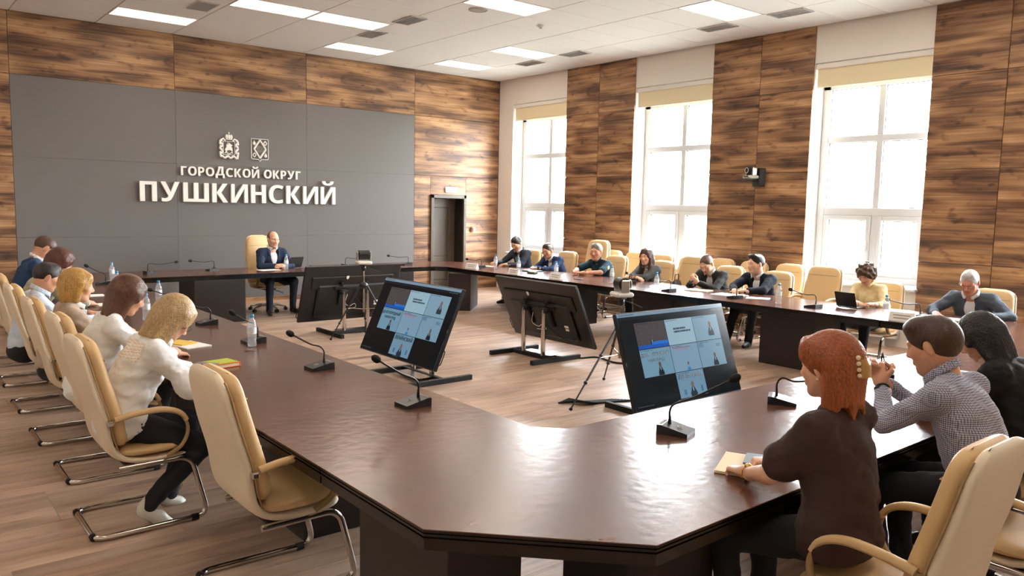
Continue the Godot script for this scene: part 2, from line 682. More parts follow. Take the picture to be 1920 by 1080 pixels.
func build_window(idx: int, za: float, zb: float) -> void:
	var w := Node3D.new()
	w.name = "window_%d" % idx
	add_child(w)
	struct_(w, ["", "window nearest the sign wall, half hidden by an oak pier", "middle window between two oak piers", "right hand window behind the person with the tablet", "window outside the picture on the right", "window behind the camera"][idx])
	var x := 11.6
	var g := Geo.new()
	var y0 := 0.86
	var y1 := 4.1
	var zm := (za + zb) * 0.5 + 0.05
	# fixed outer frame
	for q in [[za + 0.06, (y0 + y1) / 2, 0.12, y1 - y0], [zb - 0.06, (y0 + y1) / 2, 0.12, y1 - y0]]:
		g.box(Vector3(x + 0.04, q[1], q[0]), Vector3(0.09, q[3], q[2]), 0.008)
	g.box(Vector3(x + 0.04, y1 - 0.17, (za + zb) / 2), Vector3(0.09, 0.34, zb - za), 0.008)
	g.box(Vector3(x + 0.04, y0 + 0.05, (za + zb) / 2), Vector3(0.09, 0.1, zb - za), 0.008)
	put("window_frame", g.mesh(), M.pvc, w)
	g = Geo.new()
	g.box(Vector3(x + 0.05, (y0 + y1) / 2, zm), Vector3(0.08, y1 - y0 - 0.2, 0.1), 0.008)
	put("mullion", g.mesh(), M.pvc, w)
	for yy in [3.0, 1.91]:
		g = Geo.new()
		g.box(Vector3(x + 0.045, yy, (za + zb) / 2), Vector3(0.085, 0.1 if yy > 2 else 0.12, zb - za - 0.2), 0.008)
		put("transom", g.mesh(), M.pvc, w)
	for s in 2:
		var a := (za + 0.12) if s == 0 else (zm + 0.05)
		var b := (zm - 0.05) if s == 0 else (zb - 0.12)
		for r in 3:
			var lo: float = [0.96, 1.97, 3.05][r]
			var hi: float = [1.85, 2.95, 3.76][r]
			var inset := 0.05
			if r == 0:
				g = Geo.new()
				for q in [[a + 0.035, 0], [b - 0.035, 0]]:
					g.box(Vector3(x + 0.02, (lo + hi) / 2, q[0]), Vector3(0.07, hi - lo, 0.07), 0.01)
				for q in [lo + 0.035, hi - 0.035]:
					g.box(Vector3(x + 0.02, q, (a + b) / 2), Vector3(0.07, 0.07, b - a - 0.14), 0.01)
				put("sash", g.mesh(), M.pvc, w)
				if s == 0:
					g = Geo.new()
					g.box(Vector3(x - 0.025, 1.4, b - 0.035), Vector3(0.02, 0.13, 0.025), 0.006)
					g.box(Vector3(x - 0.045, 1.36, b - 0.035), Vector3(0.02, 0.1, 0.02), 0.006)
					put("window_handle", g.mesh(), M.pvc, w)
				inset = 0.07
			else:
				inset = 0.0
			# gasket line round each pane
			g = Geo.new()
			var pa := a + inset
			var pb := b - inset
			var pl := lo + inset
			var ph := hi - inset
			for q in [pa + 0.004, pb - 0.004]:
				g.box(Vector3(x + 0.05, (pl + ph) / 2, q), Vector3(0.03, ph - pl, 0.008))
			for q in [pl + 0.004, ph - 0.004]:
				g.box(Vector3(x + 0.05, q, (pa + pb) / 2), Vector3(0.03, 0.008, pb - pa))
			put("gasket", g.mesh(), M.gasket, w)
			g = Geo.new()
			g.box(Vector3(x + 0.05, (pl + ph) / 2, (pa + pb) / 2), Vector3(0.006, ph - pl, pb - pa))
			put("pane", g.mesh(), M.glass, w)
	g = Geo.new()
	g.box(Vector3(11.4, 0.83, (za + zb) / 2), Vector3(0.5, 0.05, zb - za + 0.06), 0.015)
	put("window_sill", g.mesh(), M.pvc, w)
	# roller blind, almost rolled up
	var b := thing("roller_blind", ["", "beige roller blind over the window nearest the sign wall", "beige roller blind over the middle window", "beige roller blind over the right hand window", "beige roller blind outside the picture on the right", "beige roller blind behind the camera"][idx], "blind", Vector3(11.34, 0, (za + zb) / 2))
	b.set_meta("group", "roller blinds over the tall windows")
	var L := zb - za
	g = Geo.new()
	g.box(Vector3(0.02, 4.09, 0), Vector3(0.09, 0.08, L - 0.01), 0.012)
	put("cassette", g.mesh(), M.white, b)
	g = Geo.new()
	g.box(Vector3(0.01, 3.92, 0), Vector3(0.006, 0.27, L - 0.05))
	put("fabric", g.mesh(), M.blind, b)
	g = Geo.new()
	g.box(Vector3(0.01, 3.785, 0), Vector3(0.016, 0.022, L - 0.05), 0.005)
	put("bottom_bar", g.mesh(), mat(Color("e9dfc4"), 0.5), b)
	# radiator below
	var rd := thing("radiator", ["", "white radiator under the window nearest the sign wall", "white radiator under the middle window", "white radiator with slotted top under the right hand window", "white radiator outside the picture on the right", "white radiator behind the camera"][idx], "radiator", Vector3(11.2, 0.0, (za + zb) / 2))
	rd.set_meta("group", "radiators under the windows")
	g = Geo.new()
	g.box(Vector3(0, 0.37, 0), Vector3(0.1, 0.5, 1.4), 0.012)
	g.box(Vector3(0.03, 0.07, -0.5), Vector3(0.05, 0.14, 0.04))
	g.box(Vector3(0.03, 0.07, 0.5), Vector3(0.05, 0.14, 0.04))
	put("body", g.mesh(), M.pvc, rd)
	g = Geo.new()
	for k in 26:
		for r in 2:
			g.box(Vector3(-0.052, 0.55 - r * 0.05, -0.62 + k * 0.05), Vector3(0.006, 0.036, 0.022))
	put("slots", g.mesh(), M.gasket, rd).set_meta("kind", "stuff")

# ---------------------------------------------------------------- ceiling
func grid_x(k: int) -> float:
	return 1.80 + 1.183 * k
func grid_z(k: int) -> float:
	return -7.38 + 0.62 * k

func seen(p: Vector3, margin := 1.12) -> float:
	# distance when inside the picture, else -1: only used to choose which pieces stay single
	var b := Basis(Vector3.UP, deg_to_rad(-39.268)) * Basis(Vector3.RIGHT, deg_to_rad(-6.0))
	var q := b.inverse() * (p - Vector3(0, 1.9, 0))
	if q.z > -0.3:
		return -1.0
	var x := absf(q.x / -q.z) / (960.0 / 1474.8)
	var y := absf(q.y / -q.z) / (540.0 / 1474.8)
	return q.length() if x < margin and y < margin else -1.0

func build_ceiling() -> void:
	var g := Geo.new()
	bare(Vector3(-3.3, CH + 0.03, -14.8), Vector3(11.9, CH + 0.4, 4.3), g)
	var ce := put("ceiling", g.mesh(), M.tgap)
	struct_(ce, "suspended ceiling of pale square-edged tiles")
	var lights := {}
	for q in [[1, -10], [4, -10], [6, -10], [2, -7], [3, -7], [6, -7], [4, -3], [6, 0], [2, -3], [0, -7], [2, 0], [3, 0], [0, -3], [4, 4], [6, 4], [1, 4], [6, 7], [3, 7], [0, 7], [-2, -10], [-3, -4], [-3, 1], [-2, 6], [5, 11], [1, 11], [-2, 11], [3, 14], [6, 14]]:
		lights[Vector2i(q[0], q[1])] = true
	var rest := Geo.new()
	var proto: ArrayMesh
	for kx in range(-5, 9):
		for kz in range(-12, 19):
			var xa := maxf(grid_x(kx), -3.0)
			var xb := minf(grid_x(kx + 1), WX)
			var za := maxf(grid_z(kz), WZ + 0.002)
			var zb := minf(grid_z(kz + 1), 4.0)
			if xb - xa < 0.05 or zb - za < 0.02 or lights.has(Vector2i(kx, kz)):
				continue
			var c := Vector3((xa + xb) / 2, CH + 0.012, (za + zb) / 2)
			var s := Vector3(xb - xa - 0.014, 0.024, zb - za - 0.006)
			if seen(c, 1.25) > 0.0:
				var t := Geo.new()
				t.box(Vector3.ZERO, s, 0.003, Vector2(kx * 1.7, kz * 0.9))
				var o := put("ceiling_tile", t.mesh(), M.tile, ce)
				o.position = c
			else:
				rest.box(c, s)
	var ro := put("ceiling_tiles", rest.mesh(), M.tile, ce)
	ro.set_meta("kind", "stuff")
	# metal runners of the grid
	g = Geo.new()
	for kx in range(-4, 9):
		g.box(Vector3(grid_x(kx), CH + 0.012, -5.2), Vector3(0.009, 0.016, 18.3))
	put("runner", g.mesh(), M.tgrid, ce)
	var li := 0
	for key: Vector2i in lights:
		var c := Vector3((grid_x(key.x) + grid_x(key.x + 1)) / 2, CH, (grid_z(key.y) + grid_z(key.y + 1)) / 2)
		var lab: String = ["square light panel at far left above the sign wall", "light panel above the sign wall, over its middle", "light panel in the far corner above the sign wall and windows", "left half of the double light panel", "right half of the double light panel", "light panel near the far window pier between two vents", "light panel beside the round ceiling speaker", "light panel above the middle window between two vents"][li] if li < 8 else "bright light panel in the tiled ceiling outside the picture"
		var t := thing("ceiling_light", lab, "ceiling light", c, 0.0, "light panels in the ceiling")
		li += 1
		g = Geo.new()
		var hx := 0.583
		var hz := 0.302
		g.box(Vector3(-hx + 0.008, 0.004, 0), Vector3(0.016, 0.02, hz * 2), 0.003)
		g.box(Vector3(hx - 0.008, 0.004, 0), Vector3(0.016, 0.02, hz * 2), 0.003)
		g.box(Vector3(0, 0.004, -hz + 0.008), Vector3(hx * 2 - 0.032, 0.02, 0.016), 0.003)
		g.box(Vector3(0, 0.004, hz - 0.008), Vector3(hx * 2 - 0.032, 0.02, 0.016), 0.003)
		put("frame", g.mesh(), M.white, t)
		g = Geo.new()
		g.box(Vector3(0, 0.006, 0), Vector3(hx * 2 - 0.03, 0.008, hz * 2 - 0.03))
		var em := mat(Color("fffaf2"), 0.5)
		if not M.has("lamp"):
			em.emission_enabled = true
			em.emission = Color("fff6ea")
			em.emission_energy_multiplier = 2.2
			M.lamp = em
		put("light_diffuser", g.mesh(), M.lamp, t)
		var al := AreaLight3D.new()
		al.name = "panel_light"
		al.area_size = Vector2(hx * 2 - 0.06, hz * 2 - 0.06)
		al.light_color = Color("fff1e0")
		al.light_energy = 1.12
		al.light_specular = 1.0
		al.shadow_enabled = true
		al.area_range = 30.0
		al.rotation.x = -PI / 2
		al.position.y = -0.006
		t.add_child(al)
	# ventilation grilles
	var vi := 0
	for q in [[3.92, -12.02], [6.65, -11.95], [6.58, -10.66], [10.24, -12.1], [10.2, -10.78], [10.28, -7.7], [10.26, -6.45]]:
		var lab: String = ["grey ceiling vent above the left of the sign wall", "grey ceiling vent past the double light panel, nearer the sign wall", "grey ceiling vent past the double light panel, nearer the room", "grey ceiling vent nearest the far corner", "grey ceiling vent above the first oak pier", "grey ceiling vent above the camera pier, left of its light panel", "grey ceiling vent above the camera pier, right of its light panel"][vi]
		vi += 1
		var t := thing("ceiling_vent", lab, "vent", Vector3(q[0], CH, q[1]), 0.0, "ventilation grilles in the ceiling")
		g = Geo.new()
		g.box(Vector3(0, -0.003, 0), Vector3(0.29, 0.006, 0.56))
		put("backing", g.mesh(), M.ventd, t)
		g = Geo.new()
		for s in [-1, 1]:
			g.box(Vector3(0.14 * s, -0.008, 0), Vector3(0.016, 0.016, 0.57), 0.003)
			g.box(Vector3(0, -0.008, 0.277 * s), Vector3(0.28, 0.016, 0.016), 0.003)
		put("frame", g.mesh(), M.vent, t)
		var sl := Geo.new()
		sl.box(Vector3.ZERO, Vector3(0.26, 0.003, 0.026))
		var slm := sl.mesh()
		for k in 13:
			var o := put("slat", slm, M.vent, t)
			o.position = Vector3(0, -0.01, -0.25 + k * 0.0415)
			o.rotation.x = 0.5
	var sp := thing("ceiling_speaker", "round grey loudspeaker set in the ceiling", "speaker", Vector3(6.95, CH, -9.4))
	g = Geo.new()
	g.lathe(Vector3.ZERO, [Vector2(0.001, -0.012), Vector2(0.06, -0.012), Vector2(0.1, -0.01), Vector2(0.125, -0.005), Vector2(0.13, 0.0)], 28)
	put("grille", g.mesh(), mat(Color("a89d94"), 0.8), sp)
	g = Geo.new()
	var ring := []
	for k in 28:
		ring.append(Vector3(cos(TAU * k / 28), -0.004 / 0.133, sin(TAU * k / 28)) * 0.133)
	g.tube(ring, 0.007, 6, true)
	put("rim", g.mesh(), M.tgrid, sp)
	var dt := thing("smoke_detector", "small white smoke detector under the ceiling", "detector", Vector3(8.24, CH, -9.5))
	g = Geo.new()
	g.lathe(Vector3.ZERO, [Vector2(0.001, -0.05), Vector2(0.03, -0.048), Vector2(0.04, -0.03), Vector2(0.055, -0.02), Vector2(0.055, 0.0)], 20)
	put("housing", g.mesh(), M.wcam, dt)
	g = Geo.new()
	g.lathe(Vector3(0, -0.052, 0), [Vector2(0.001, 0), Vector2(0.02, 0.0), Vector2(0.022, 0.006)], 16)
	put("sensor", g.mesh(), M.ventd, dt)

# ---------------------------------------------------------------- floor
func build_floor() -> void:
	var g := Geo.new()
	bare(Vector3(-3.3, -0.3, -14.8), Vector3(11.9, -0.004, 4.3), g)
	var fl := put("floor", g.mesh(), M.floor_gap)
	struct_(fl, "greyish brown laminate floor of long planks")
	var pm: StandardMaterial3D = M.plank[0]
	pm.vertex_color_use_as_albedo = true
	var list := []
	var wz := 0.145
	var lx := 1.38
	var rows := int(18.4 / wz) + 1
	for r in rows:
		var za := -14.4 + r * wz
		var off: float = fposmod(int(r / 4) * 0.53 - 0.02, lx)
		var x := -3.0 - lx + off
		while x < WX:
			var xa := maxf(x, -3.0)
			var xb := minf(x + lx, WX)
			if xb - xa > 0.03:
				var c := Vector3((xa + xb) / 2, 0, za + wz / 2)
				var d := seen(c, 1.05)
				list.append([d if d > 0.0 else 1000.0, xa, xb, za, minf(za + wz, 4.0)])
			x += lx
	list.sort_custom(func(a, b): return a[0] < b[0])
	var rest := Geo.new()
	for k in list.size():
		var q: Array = list[k]
		var t := rng.randf_range(0.8, 1.02)
		var cc := Color(t, t * rng.randf_range(0.965, 1.0), t * rng.randf_range(0.93, 1.0))
		var lo := Vector3(q[1] + 0.0007, -0.008, q[3] + 0.0007)
		var hi := Vector3(q[2] - 0.0007, 0.0, q[4] - 0.0007)
		var uo := Vector2(rng.randf() * 7.0, rng.randf() * 7.0)
		if k < 300 and q[0] < 900.0:
			var p := Geo.new()
			p.col = cc
			p.box(Vector3.ZERO, hi - lo, 0.0008, uo)
			var o := put("plank", p.mesh(), pm, fl)
			o.position = (lo + hi) / 2
		else:
			rest.col = cc
			rest.box((lo + hi) / 2, hi - lo, 0.0, uo)
	var ro := put("planks", rest.mesh(), pm, fl)
	ro.set_meta("kind", "stuff")

# ---------------------------------------------------------------- outside
func build_outside() -> void:
	var g := Geo.new()
	g.box(Vector3(60, -1.3, -20), Vector3(96, 0.2, 140))
	struct_(put("ground", g.mesh(), mat(Color("8d8f86"), 0.95)), "pale ground outside the windows")
	var leaf := Geo.new()
	for k in 6:
		var a := TAU * k / 6.0
		leaf.xf = Transform3D(Basis.from_euler(Vector3(a * 1.7, a, a * 0.6)), Vector3(cos(a) * 0.16, sin(a * 2.0) * 0.12, sin(a) * 0.16))
		leaf.quad(Vector3(-0.1, 0, 0), Vector3(0, -0.05, 0.02), Vector3(0.11, 0, 0), Vector3(0, 0.06, 0.02))
	var lm := leaf.mesh()
	var mm := mat(Color("a7b396"), 0.7)
	mm.backlight_enabled = true
	mm.backlight = Color("7d8a6c")
	var bark := mat(Color("6b5a48"), 0.9)
	var r2 := RandomNumberGenerator.new()
	r2.seed = 77
	var ti := 0
	for q in [[24.0, -10.6, 3.6], [25.5, -8.3, 4.2], [30.0, -13.5, 3.3], [27.0, -6.0, 3.4], [31.0, -19.5, 3.0], [33.0, -24.0, 3.2]]:
		var t := thing("tree", ["leafy tree outside, left in the right hand window", "larger leafy tree outside, right in the right hand window", "far leafy tree outside between the windows", "leafy tree outside beyond the right window edge", "leafy tree outside the middle window", "leafy tree outside, far beyond the middle window"][ti], "tree", Vector3(q[0], -1.2, q[1]), 0.0, "trees outside the windows")
		ti += 1
		g = Geo.new()
		g.tube([Vector3.ZERO, Vector3(0.05, q[2] * 0.5, 0), Vector3(0, q[2] * 0.95, 0.08)], [0.13, 0.09, 0.03], 8)
		for b in 5:
			var a := b * 1.3
			g.tube([Vector3(0, q[2] * (0.35 + b * 0.1), 0), Vector3(cos(a) * 0.9, q[2] * (0.55 + b * 0.09), sin(a) * 0.9)], [0.05, 0.015], 6)
		put("trunk", g.mesh(), bark, t)
		var mi := MultiMeshInstance3D.new()
		mi.name = "foliage"
		var mu := MultiMesh.new()
		mu.transform_format = MultiMesh.TRANSFORM_3D
		mu.mesh = lm
		mu.instance_count = 900
		for k in 900:
			var d := Vector3(r2.randfn(), r2.randfn(), r2.randfn()).normalized() * pow(r2.randf(), 0.4)
			var p := Vector3(0, q[2] * 0.72, 0) + d * Vector3(1.7, q[2] * 0.42, 1.7) * (0.8 + 0.25 * sin(d.x * 9.0 + ti) * cos(d.z * 7.0))
			mu.set_instance_transform(k, Transform3D(Basis.from_euler(Vector3(r2.randf() * TAU, r2.randf() * TAU, 0)) * r2.randf_range(0.7, 1.5), p))
		mi.multimesh = mu
		mi.material_override = mm
		mi.set_meta("kind", "stuff")
		t.add_child(mi)

# ---------------------------------------------------------------- tables
func slab(parent: Node, called: String, poly: Array, y0: float, y1: float, inset: float, m: Material) -> MeshInstance3D:
	var pv := PackedVector2Array()
	for q in poly:
		pv.append(Vector2(q[0], -q[1]))
	if inset != 0.0:
		var r := Geometry2D.offset_polygon(pv, -inset, Geometry2D.JOIN_MITER)
		pv = r[0]
	var g := Geo.new()
	g.xf = Transform3D(Basis(Vector3(1, 0, 0), Vector3(0, 0, -1), Vector3(0, 1, 0)), Vector3.ZERO)
	g.prism(pv, y0, y1)
	return put(called, g.mesh(), m, parent)

func table_module(label: String, poly: Array, peds: Array) -> void:
	var c := Vector3.ZERO
	for q in poly:
		c += Vector3(q[0], 0, q[1])
	c /= poly.size()
	var t := thing("conference_table", label, "table", c, 0.0, "modules of the ring shaped conference table")
	var lp := []
	for q in poly:
		lp.append([q[0] - c.x, q[1] - c.z])
	slab(t, "tabletop", lp, TT - 0.004, TT, 0.0005, M.table)
	slab(t, "edge_bead", lp, TT - 0.013, TT - 0.004, 0.002, M.table_edge)
	slab(t, "edge_groove", lp, TT - 0.019, TT - 0.013, 0.014, M.table_edge)
	slab(t, "edge_bead", lp, TT - 0.028, TT - 0.019, 0.004, M.table_edge)
	slab(t, "edge_groove", lp, TT - 0.034, TT - 0.028, 0.014, M.table_edge)
	slab(t, "edge_bead", lp, TT - 0.042, TT - 0.034, 0.002, M.table_edge)
	slab(t, "edge_band", lp, TT - 0.08, TT - 0.042, 0.006, M.table_edge)
	for q in peds:
		var g := Geo.new()
		g.box(Vector3(0, (TT - 0.08) / 2, 0), Vector3(q[2], TT - 0.08, q[3]), 0.004)
		var o := put("pedestal", g.mesh(), M.table_dark, t)
		o.position = Vector3(q[0] - c.x, 0, q[1] - c.z)
		o.rotation.y = q[4] if q.size() > 4 else 0.0

func build_tables() -> void:
	table_module("chamfered corner module of the dark table nearest the camera", [[1.47, -3.1], [1.47, -2.27], [2.04, -1.68], [2.86, -1.69], [2.86, -2.9], [2.77, -2.9], [2.63, -3.04], [2.63, -3.1]], [[1.78, -2.64, 0.36, 0.68], [2.47, -2.13, 0.55, 0.36]])
	var zs := [-3.1, -5.5, -7.75, -9.95, -11.95]
	var labs := ["long table module beside the empty chair at front left", "table module in front of the person in the mesh shirt", "table module in front of the person in the beige jacket", "far left table module in front of the person in the blue suit"]
	for k in 4:
		table_module(labs[k], [[1.47, zs[k]], [2.63, zs[k]], [2.63, zs[k + 1]], [1.47, zs[k + 1]]], [[2.05, (zs[k] + zs[k + 1]) / 2, 0.5, 0.6]])
	table_module("far left corner module of the dark table by the sign wall", [[1.47, -11.95], [2.63, -11.95], [2.63, -11.98], [2.8, -12.12], [2.86, -12.12], [2.86, -13.25], [2.05, -13.25], [1.47, -12.7]], [[2.1, -12.5, 0.5, 0.5]])
	table_module("far table module carrying two facing microphones", [[2.86, -12.12], [4.95, -12.12], [4.95, -13.25], [2.86, -13.25]], [[4.13, -12.5, 0.78, 0.76]])
	table_module("far table module where the person in the navy suit sits", [[4.95, -12.12], [6.1, -12.12], [6.1, -12.8], [4.95, -12.8]], [])
	table_module("far table module behind the screen seen from the back", [[6.1, -12.12], [7.95, -12.12], [7.95, -13.25], [6.1, -13.25]], [[7.2, -12.5, 0.8, 0.76]])
	table_module("far right corner module of the dark table by the door", [[7.95, -12.12], [8.05, -12.1], [8.2, -11.92], [8.2, -11.2], [9.4, -11.2], [9.4, -12.6], [8.8, -13.25], [7.95, -13.25]], [[8.45, -11.75, 0.9, 0.4, PI / 4]])
	var xz := [[8.2, 9.4, -11.2], [8.27, 9.45, -8.75], [8.34, 9.5, -6.35], [8.4, 9.55, -4.0]]
	labs = ["right table module in front of the person with the tie", "right table module in front of the person in the grey blazer", "right table module where the tablet stands"]
	var pz := [-9.4, -7.35, -5.22]
	for k in 3:
		var a: Array = xz[k]
		var b: Array = xz[k + 1]
		table_module(labs[k], [[a[0], a[2]], [b[0], b[2]], [b[1], b[2]], [a[1], a[2]]], [[8.9, pz[k], 0.62, 0.72]])
	table_module("right corner module in front of the person in glasses", [[8.4, -4.0], [8.42, -3.1], [8.2, -2.9], [7.3, -2.9], [7.3, -1.7], [9.0, -1.7], [9.56, -2.3], [9.55, -4.0]], [[8.9, -2.6, 0.6, 0.5]])
	table_module("near table module in front of the person in the brown top", [[2.86, -1.69], [5.1, -1.7], [5.1, -2.9], [2.86, -2.9]], [[4.3, -2.5, 0.6, 0.4]])
	table_module("near table module in front of the person in the black jacket", [[5.1, -1.7], [7.3, -1.7], [7.3, -2.9], [5.1, -2.9]], [[6.3, -2.5, 0.6, 0.4]])

# ---------------------------------------------------------------- lettering and arms on the grey wall
func build_sign() -> void:
	var z := -14.4
	var big := thing("sign_lettering", "large white capital letters spelling ПУШКИНСКИЙ on the grey wall", "sign", Vector3(0, 0, z))
	place_word(big, "ПУШКИНСКИЙ", 3.57, 7.17, 1.845, 0.335, 0.05)
	var small := thing("sign_lettering", "smaller white capital letters spelling ГОРОДСКОЙ ОКРУГ on the grey wall", "sign", Vector3(0, 0, z))
	place_word(small, "ГОРОДСКОЙ ОКРУГ", 4.25, 6.45, 2.305, 0.155, 0.035)
	# regional arms with crown and ribbons
	var e := thing("coat_of_arms", "white crowned coat of arms with a horseman above the lettering", "emblem", Vector3(5.1, 2.63, z))
	var g := Geo.new()
	var fr := []
	for p in [[-0.105, 0.075], [0.105, 0.075], [0.105, 0.31], [-0.105, 0.31]]:
		fr.append(Vector3(p[0], p[1], 0.02))
	g.tube(fr, 0.008, 6, true)
	put("shield_frame", g.mesh(), M.letter, e)
	g = Geo.new()
	for s in [-1, 1]:
		var side := []
		for k in 25:
			var u := k / 24.0
			side.append(Vector3(s * (0.14 + 0.022 * sin(u * TAU * 2.5)), 0.04 + u * 0.29, 0.02))
		side.append(Vector3(s * 0.1, 0.355, 0.02))
		side.append(Vector3(s * 0.07, 0.315, 0.02))
		g.tube(side, 0.017, 8)
		for k in 6:
			g.ball(Vector3(s * (0.15 + 0.012 * sin(k * 2.1)), 0.05 + k * 0.055, 0.025), Vector3(0.022, 0.026, 0.015), 8)
	var low := []
	for k in 25:
		var u := k / 24.0
		low.append(Vector3(-0.16 + 0.32 * u, 0.03 + 0.016 * sin(u * TAU * 3.0), 0.02))
	g.tube(low, 0.02, 8)
	put("ribbon", g.mesh(), M.letter, e)
	g = Geo.new()
	for k in 3:
		g.ball(Vector3((k - 1) * 0.042, 0.39, 0.02), Vector3(0.027, 0.045, 0.02), 10)
	g.box(Vector3(0, 0.345, 0.02), Vector3(0.11, 0.016, 0.03), 0.004)
	g.tube([Vector3(0, 0.42, 0.02), Vector3(0, 0.455, 0.02)], 0.007, 6)
	g.ball(Vector3(0, 0.46, 0.02), Vector3(0.016, 0.018, 0.014), 8)
	put("crown", g.mesh(), M.letter, e)
	g = Geo.new()
	var horse := PackedVector2Array()
	for p in [[-0.075, 0.15], [-0.06, 0.19], [-0.045, 0.2], [-0.045, 0.25], [-0.03, 0.27], [-0.015, 0.25], [0.0, 0.29], [0.02, 0.275], [0.035, 0.26], [0.06, 0.25], [0.065, 0.24], [0.04, 0.23], [0.06, 0.19], [0.065, 0.14], [0.05, 0.11], [0.045, 0.15], [0.0, 0.16], [-0.03, 0.15], [-0.04, 0.12], [-0.06, 0.11], [-0.05, 0.145]]:
		horse.append(Vector2(p[0], p[1]))
	g.prism(horse, 0.0, 0.022)
	var drag := []
	for k in 15:
		var u := k / 14.0
		drag.append(Vector3(-0.08 + 0.15 * u, 0.1 + 0.012 * sin(u * 9.0), 0.015))
	g.tube(drag, 0.009, 6)
	g.tube([Vector3(-0.02, 0.3, 0.018), Vector3(-0.07, 0.1, 0.018)], 0.004, 5)
	put("horseman", g.mesh(), M.letter, e)
	# town arms: shield with lozenges and drops
	var t := thing("coat_of_arms", "white outlined shield with lozenges and drops above the lettering", "emblem", Vector3(5.67, 2.61, z))
	g = Geo.new()
	var sh := []
	for p in [[-0.16, 0.06], [-0.15, 0.04], [-0.025, 0.035], [0.0, 0.0], [0.025, 0.035], [0.15, 0.04], [0.16, 0.06], [0.16, 0.41], [-0.16, 0.41]]:
		sh.append(Vector3(p[0], p[1], 0.018))
	g.tube(sh, 0.007, 6, true)
	put("shield_frame", g.mesh(), M.letter, t)
	for q in [[0.0, 0.225, 0.11, 0.165, 0.018], [0.1, 0.335, 0.03, 0.04, 0.01], [-0.105, 0.115, 0.03, 0.04, 0.01]]:
		g = Geo.new()
		var r := []
		for p in [[-1, 0], [0, -1], [1, 0], [0, 1]]:
			r.append(Vector3(q[0] + p[0] * q[2], q[1] + p[1] * q[3], 0.018))
		for k in 4:
			g.tube([r[k], r[(k + 1) % 4]], q[4], 8)
		put("lozenge", g.mesh(), M.letter, t)
	for q in [[-0.105, 0.325], [0.105, 0.105]]:
		g = Geo.new()
		g.ball(Vector3(q[0], q[1], 0.015), Vector3(0.03, 0.032, 0.018), 10)
		g.tube([Vector3(q[0], q[1] + 0.018, 0.015), Vector3(q[0], q[1] + 0.06, 0.015)], [0.023, 0.003], 8)
		put("drop", g.mesh(), M.letter, t)
	g = Geo.new()
	for k in 3:
		var rr := 0.055 - k * 0.018
		var cir := []
		for a in 20:
			cir.append(Vector3(cos(TAU * a / 20) * rr, 0.225 + sin(TAU * a / 20) * rr, 0.012))
		g.tube(cir, 0.004, 5, true)
	put("medallion", g.mesh(), mat(Color("b9b2aa"), 0.6), t)

func place_word(parent: Node3D, word: String, xa: float, xb: float, base: float, h: float, depth: float) -> void:
	# each letter is a piece of its own, spread over the measured width
	var meshes := []
	var total := 0.0
	var gap := h * 0.16
	for k in word.length():
		var ch := word[k]
		if ch == " ":
			meshes.append(null)
			total += h * 0.42
			continue
		var m := text_mesh(ch, h, depth)
		meshes.append(m)
		total += m.get_aabb().size.x + gap
	total -= gap
	var sx := (xb - xa) / total
	var x := xa
	for k in word.length():
		if meshes[k] == null:
			x += h * 0.42 * sx
			continue
		var m: ArrayMesh = meshes[k]
		var bb := m.get_aabb()
		var o := put("letter", m, M.letter, parent)
		o.scale = Vector3(sx, 1, 1)
		# letters with a tail or breve: keep the baseline by the plain capital height
		var bottom := bb.position.y
		if word[k] == "Д":
			bottom += h * 0.17
		o.position = Vector3(x - bb.position.x * sx, base - bottom, depth / 2 + 0.012)
		x += (bb.size.x + gap) * sx

# ---------------------------------------------------------------- chairs
# padded strip: centre line in (z, y), half widths, half thicknesses; cross sections are rounded oblongs
func pad(g: Geo, line: Array, hw: Array, ht: Array, corner := 0.05, ex := 4.0, sides := 22) -> void:
	var pts := []
	var m := line.size()
	for k in m:
		pts.append(Vector3(0, line[k][1], line[k][0]))
	var st := smooth_path(pts, 5)
	var rows := []
	var n := st.size()
	var len_ := [0.0]
	for k in range(1, n):
		len_.append(len_[-1] + (st[k] - st[k - 1]).length())
	var total: float = len_[-1]
	var stations := []
	for k in n:
		stations.append(float(k) / (n - 1))
	for k in n:
		var f := float(k) / 5.0
		var a := mini(int(f), m - 2)
		var t := f - a
		var w: float = lerpf(hw[a], hw[a + 1], t)
		var h: float = lerpf(ht[a], ht[a + 1], t)
		var tan: Vector3 = (st[mini(k + 1, n - 1)] - st[maxi(k - 1, 0)]).normalized()
		var nor := Vector3(0, -tan.z, tan.y)   # square to the line, in the zy plane
		# rounded ends
		var e: float = minf(len_[k], total - len_[k])
		var sw := 0.0
		var sh := 1.0
		if e < corner:
			var q := 1.0 - e / corner
			sw = corner * (1.0 - sqrt(maxf(0.0, 1.0 - q * q)))
		if e < h * 1.2:
			var q := 1.0 - e / (h * 1.2)
			sh = sqrt(maxf(0.0, 1.0 - q * q))
		var row := []
		for s in sides:
			var th := TAU * s / sides
			var cx := signf(cos(th)) * pow(absf(cos(th)), 2.0 / ex)
			var cy := signf(sin(th)) * pow(absf(sin(th)), 2.0 / ex)
			row.append(st[k] + Vector3(cx * (w - sw), 0, 0) + nor * cy * h * sh)
		rows.append(row)
	g.grid(rows, true, true)

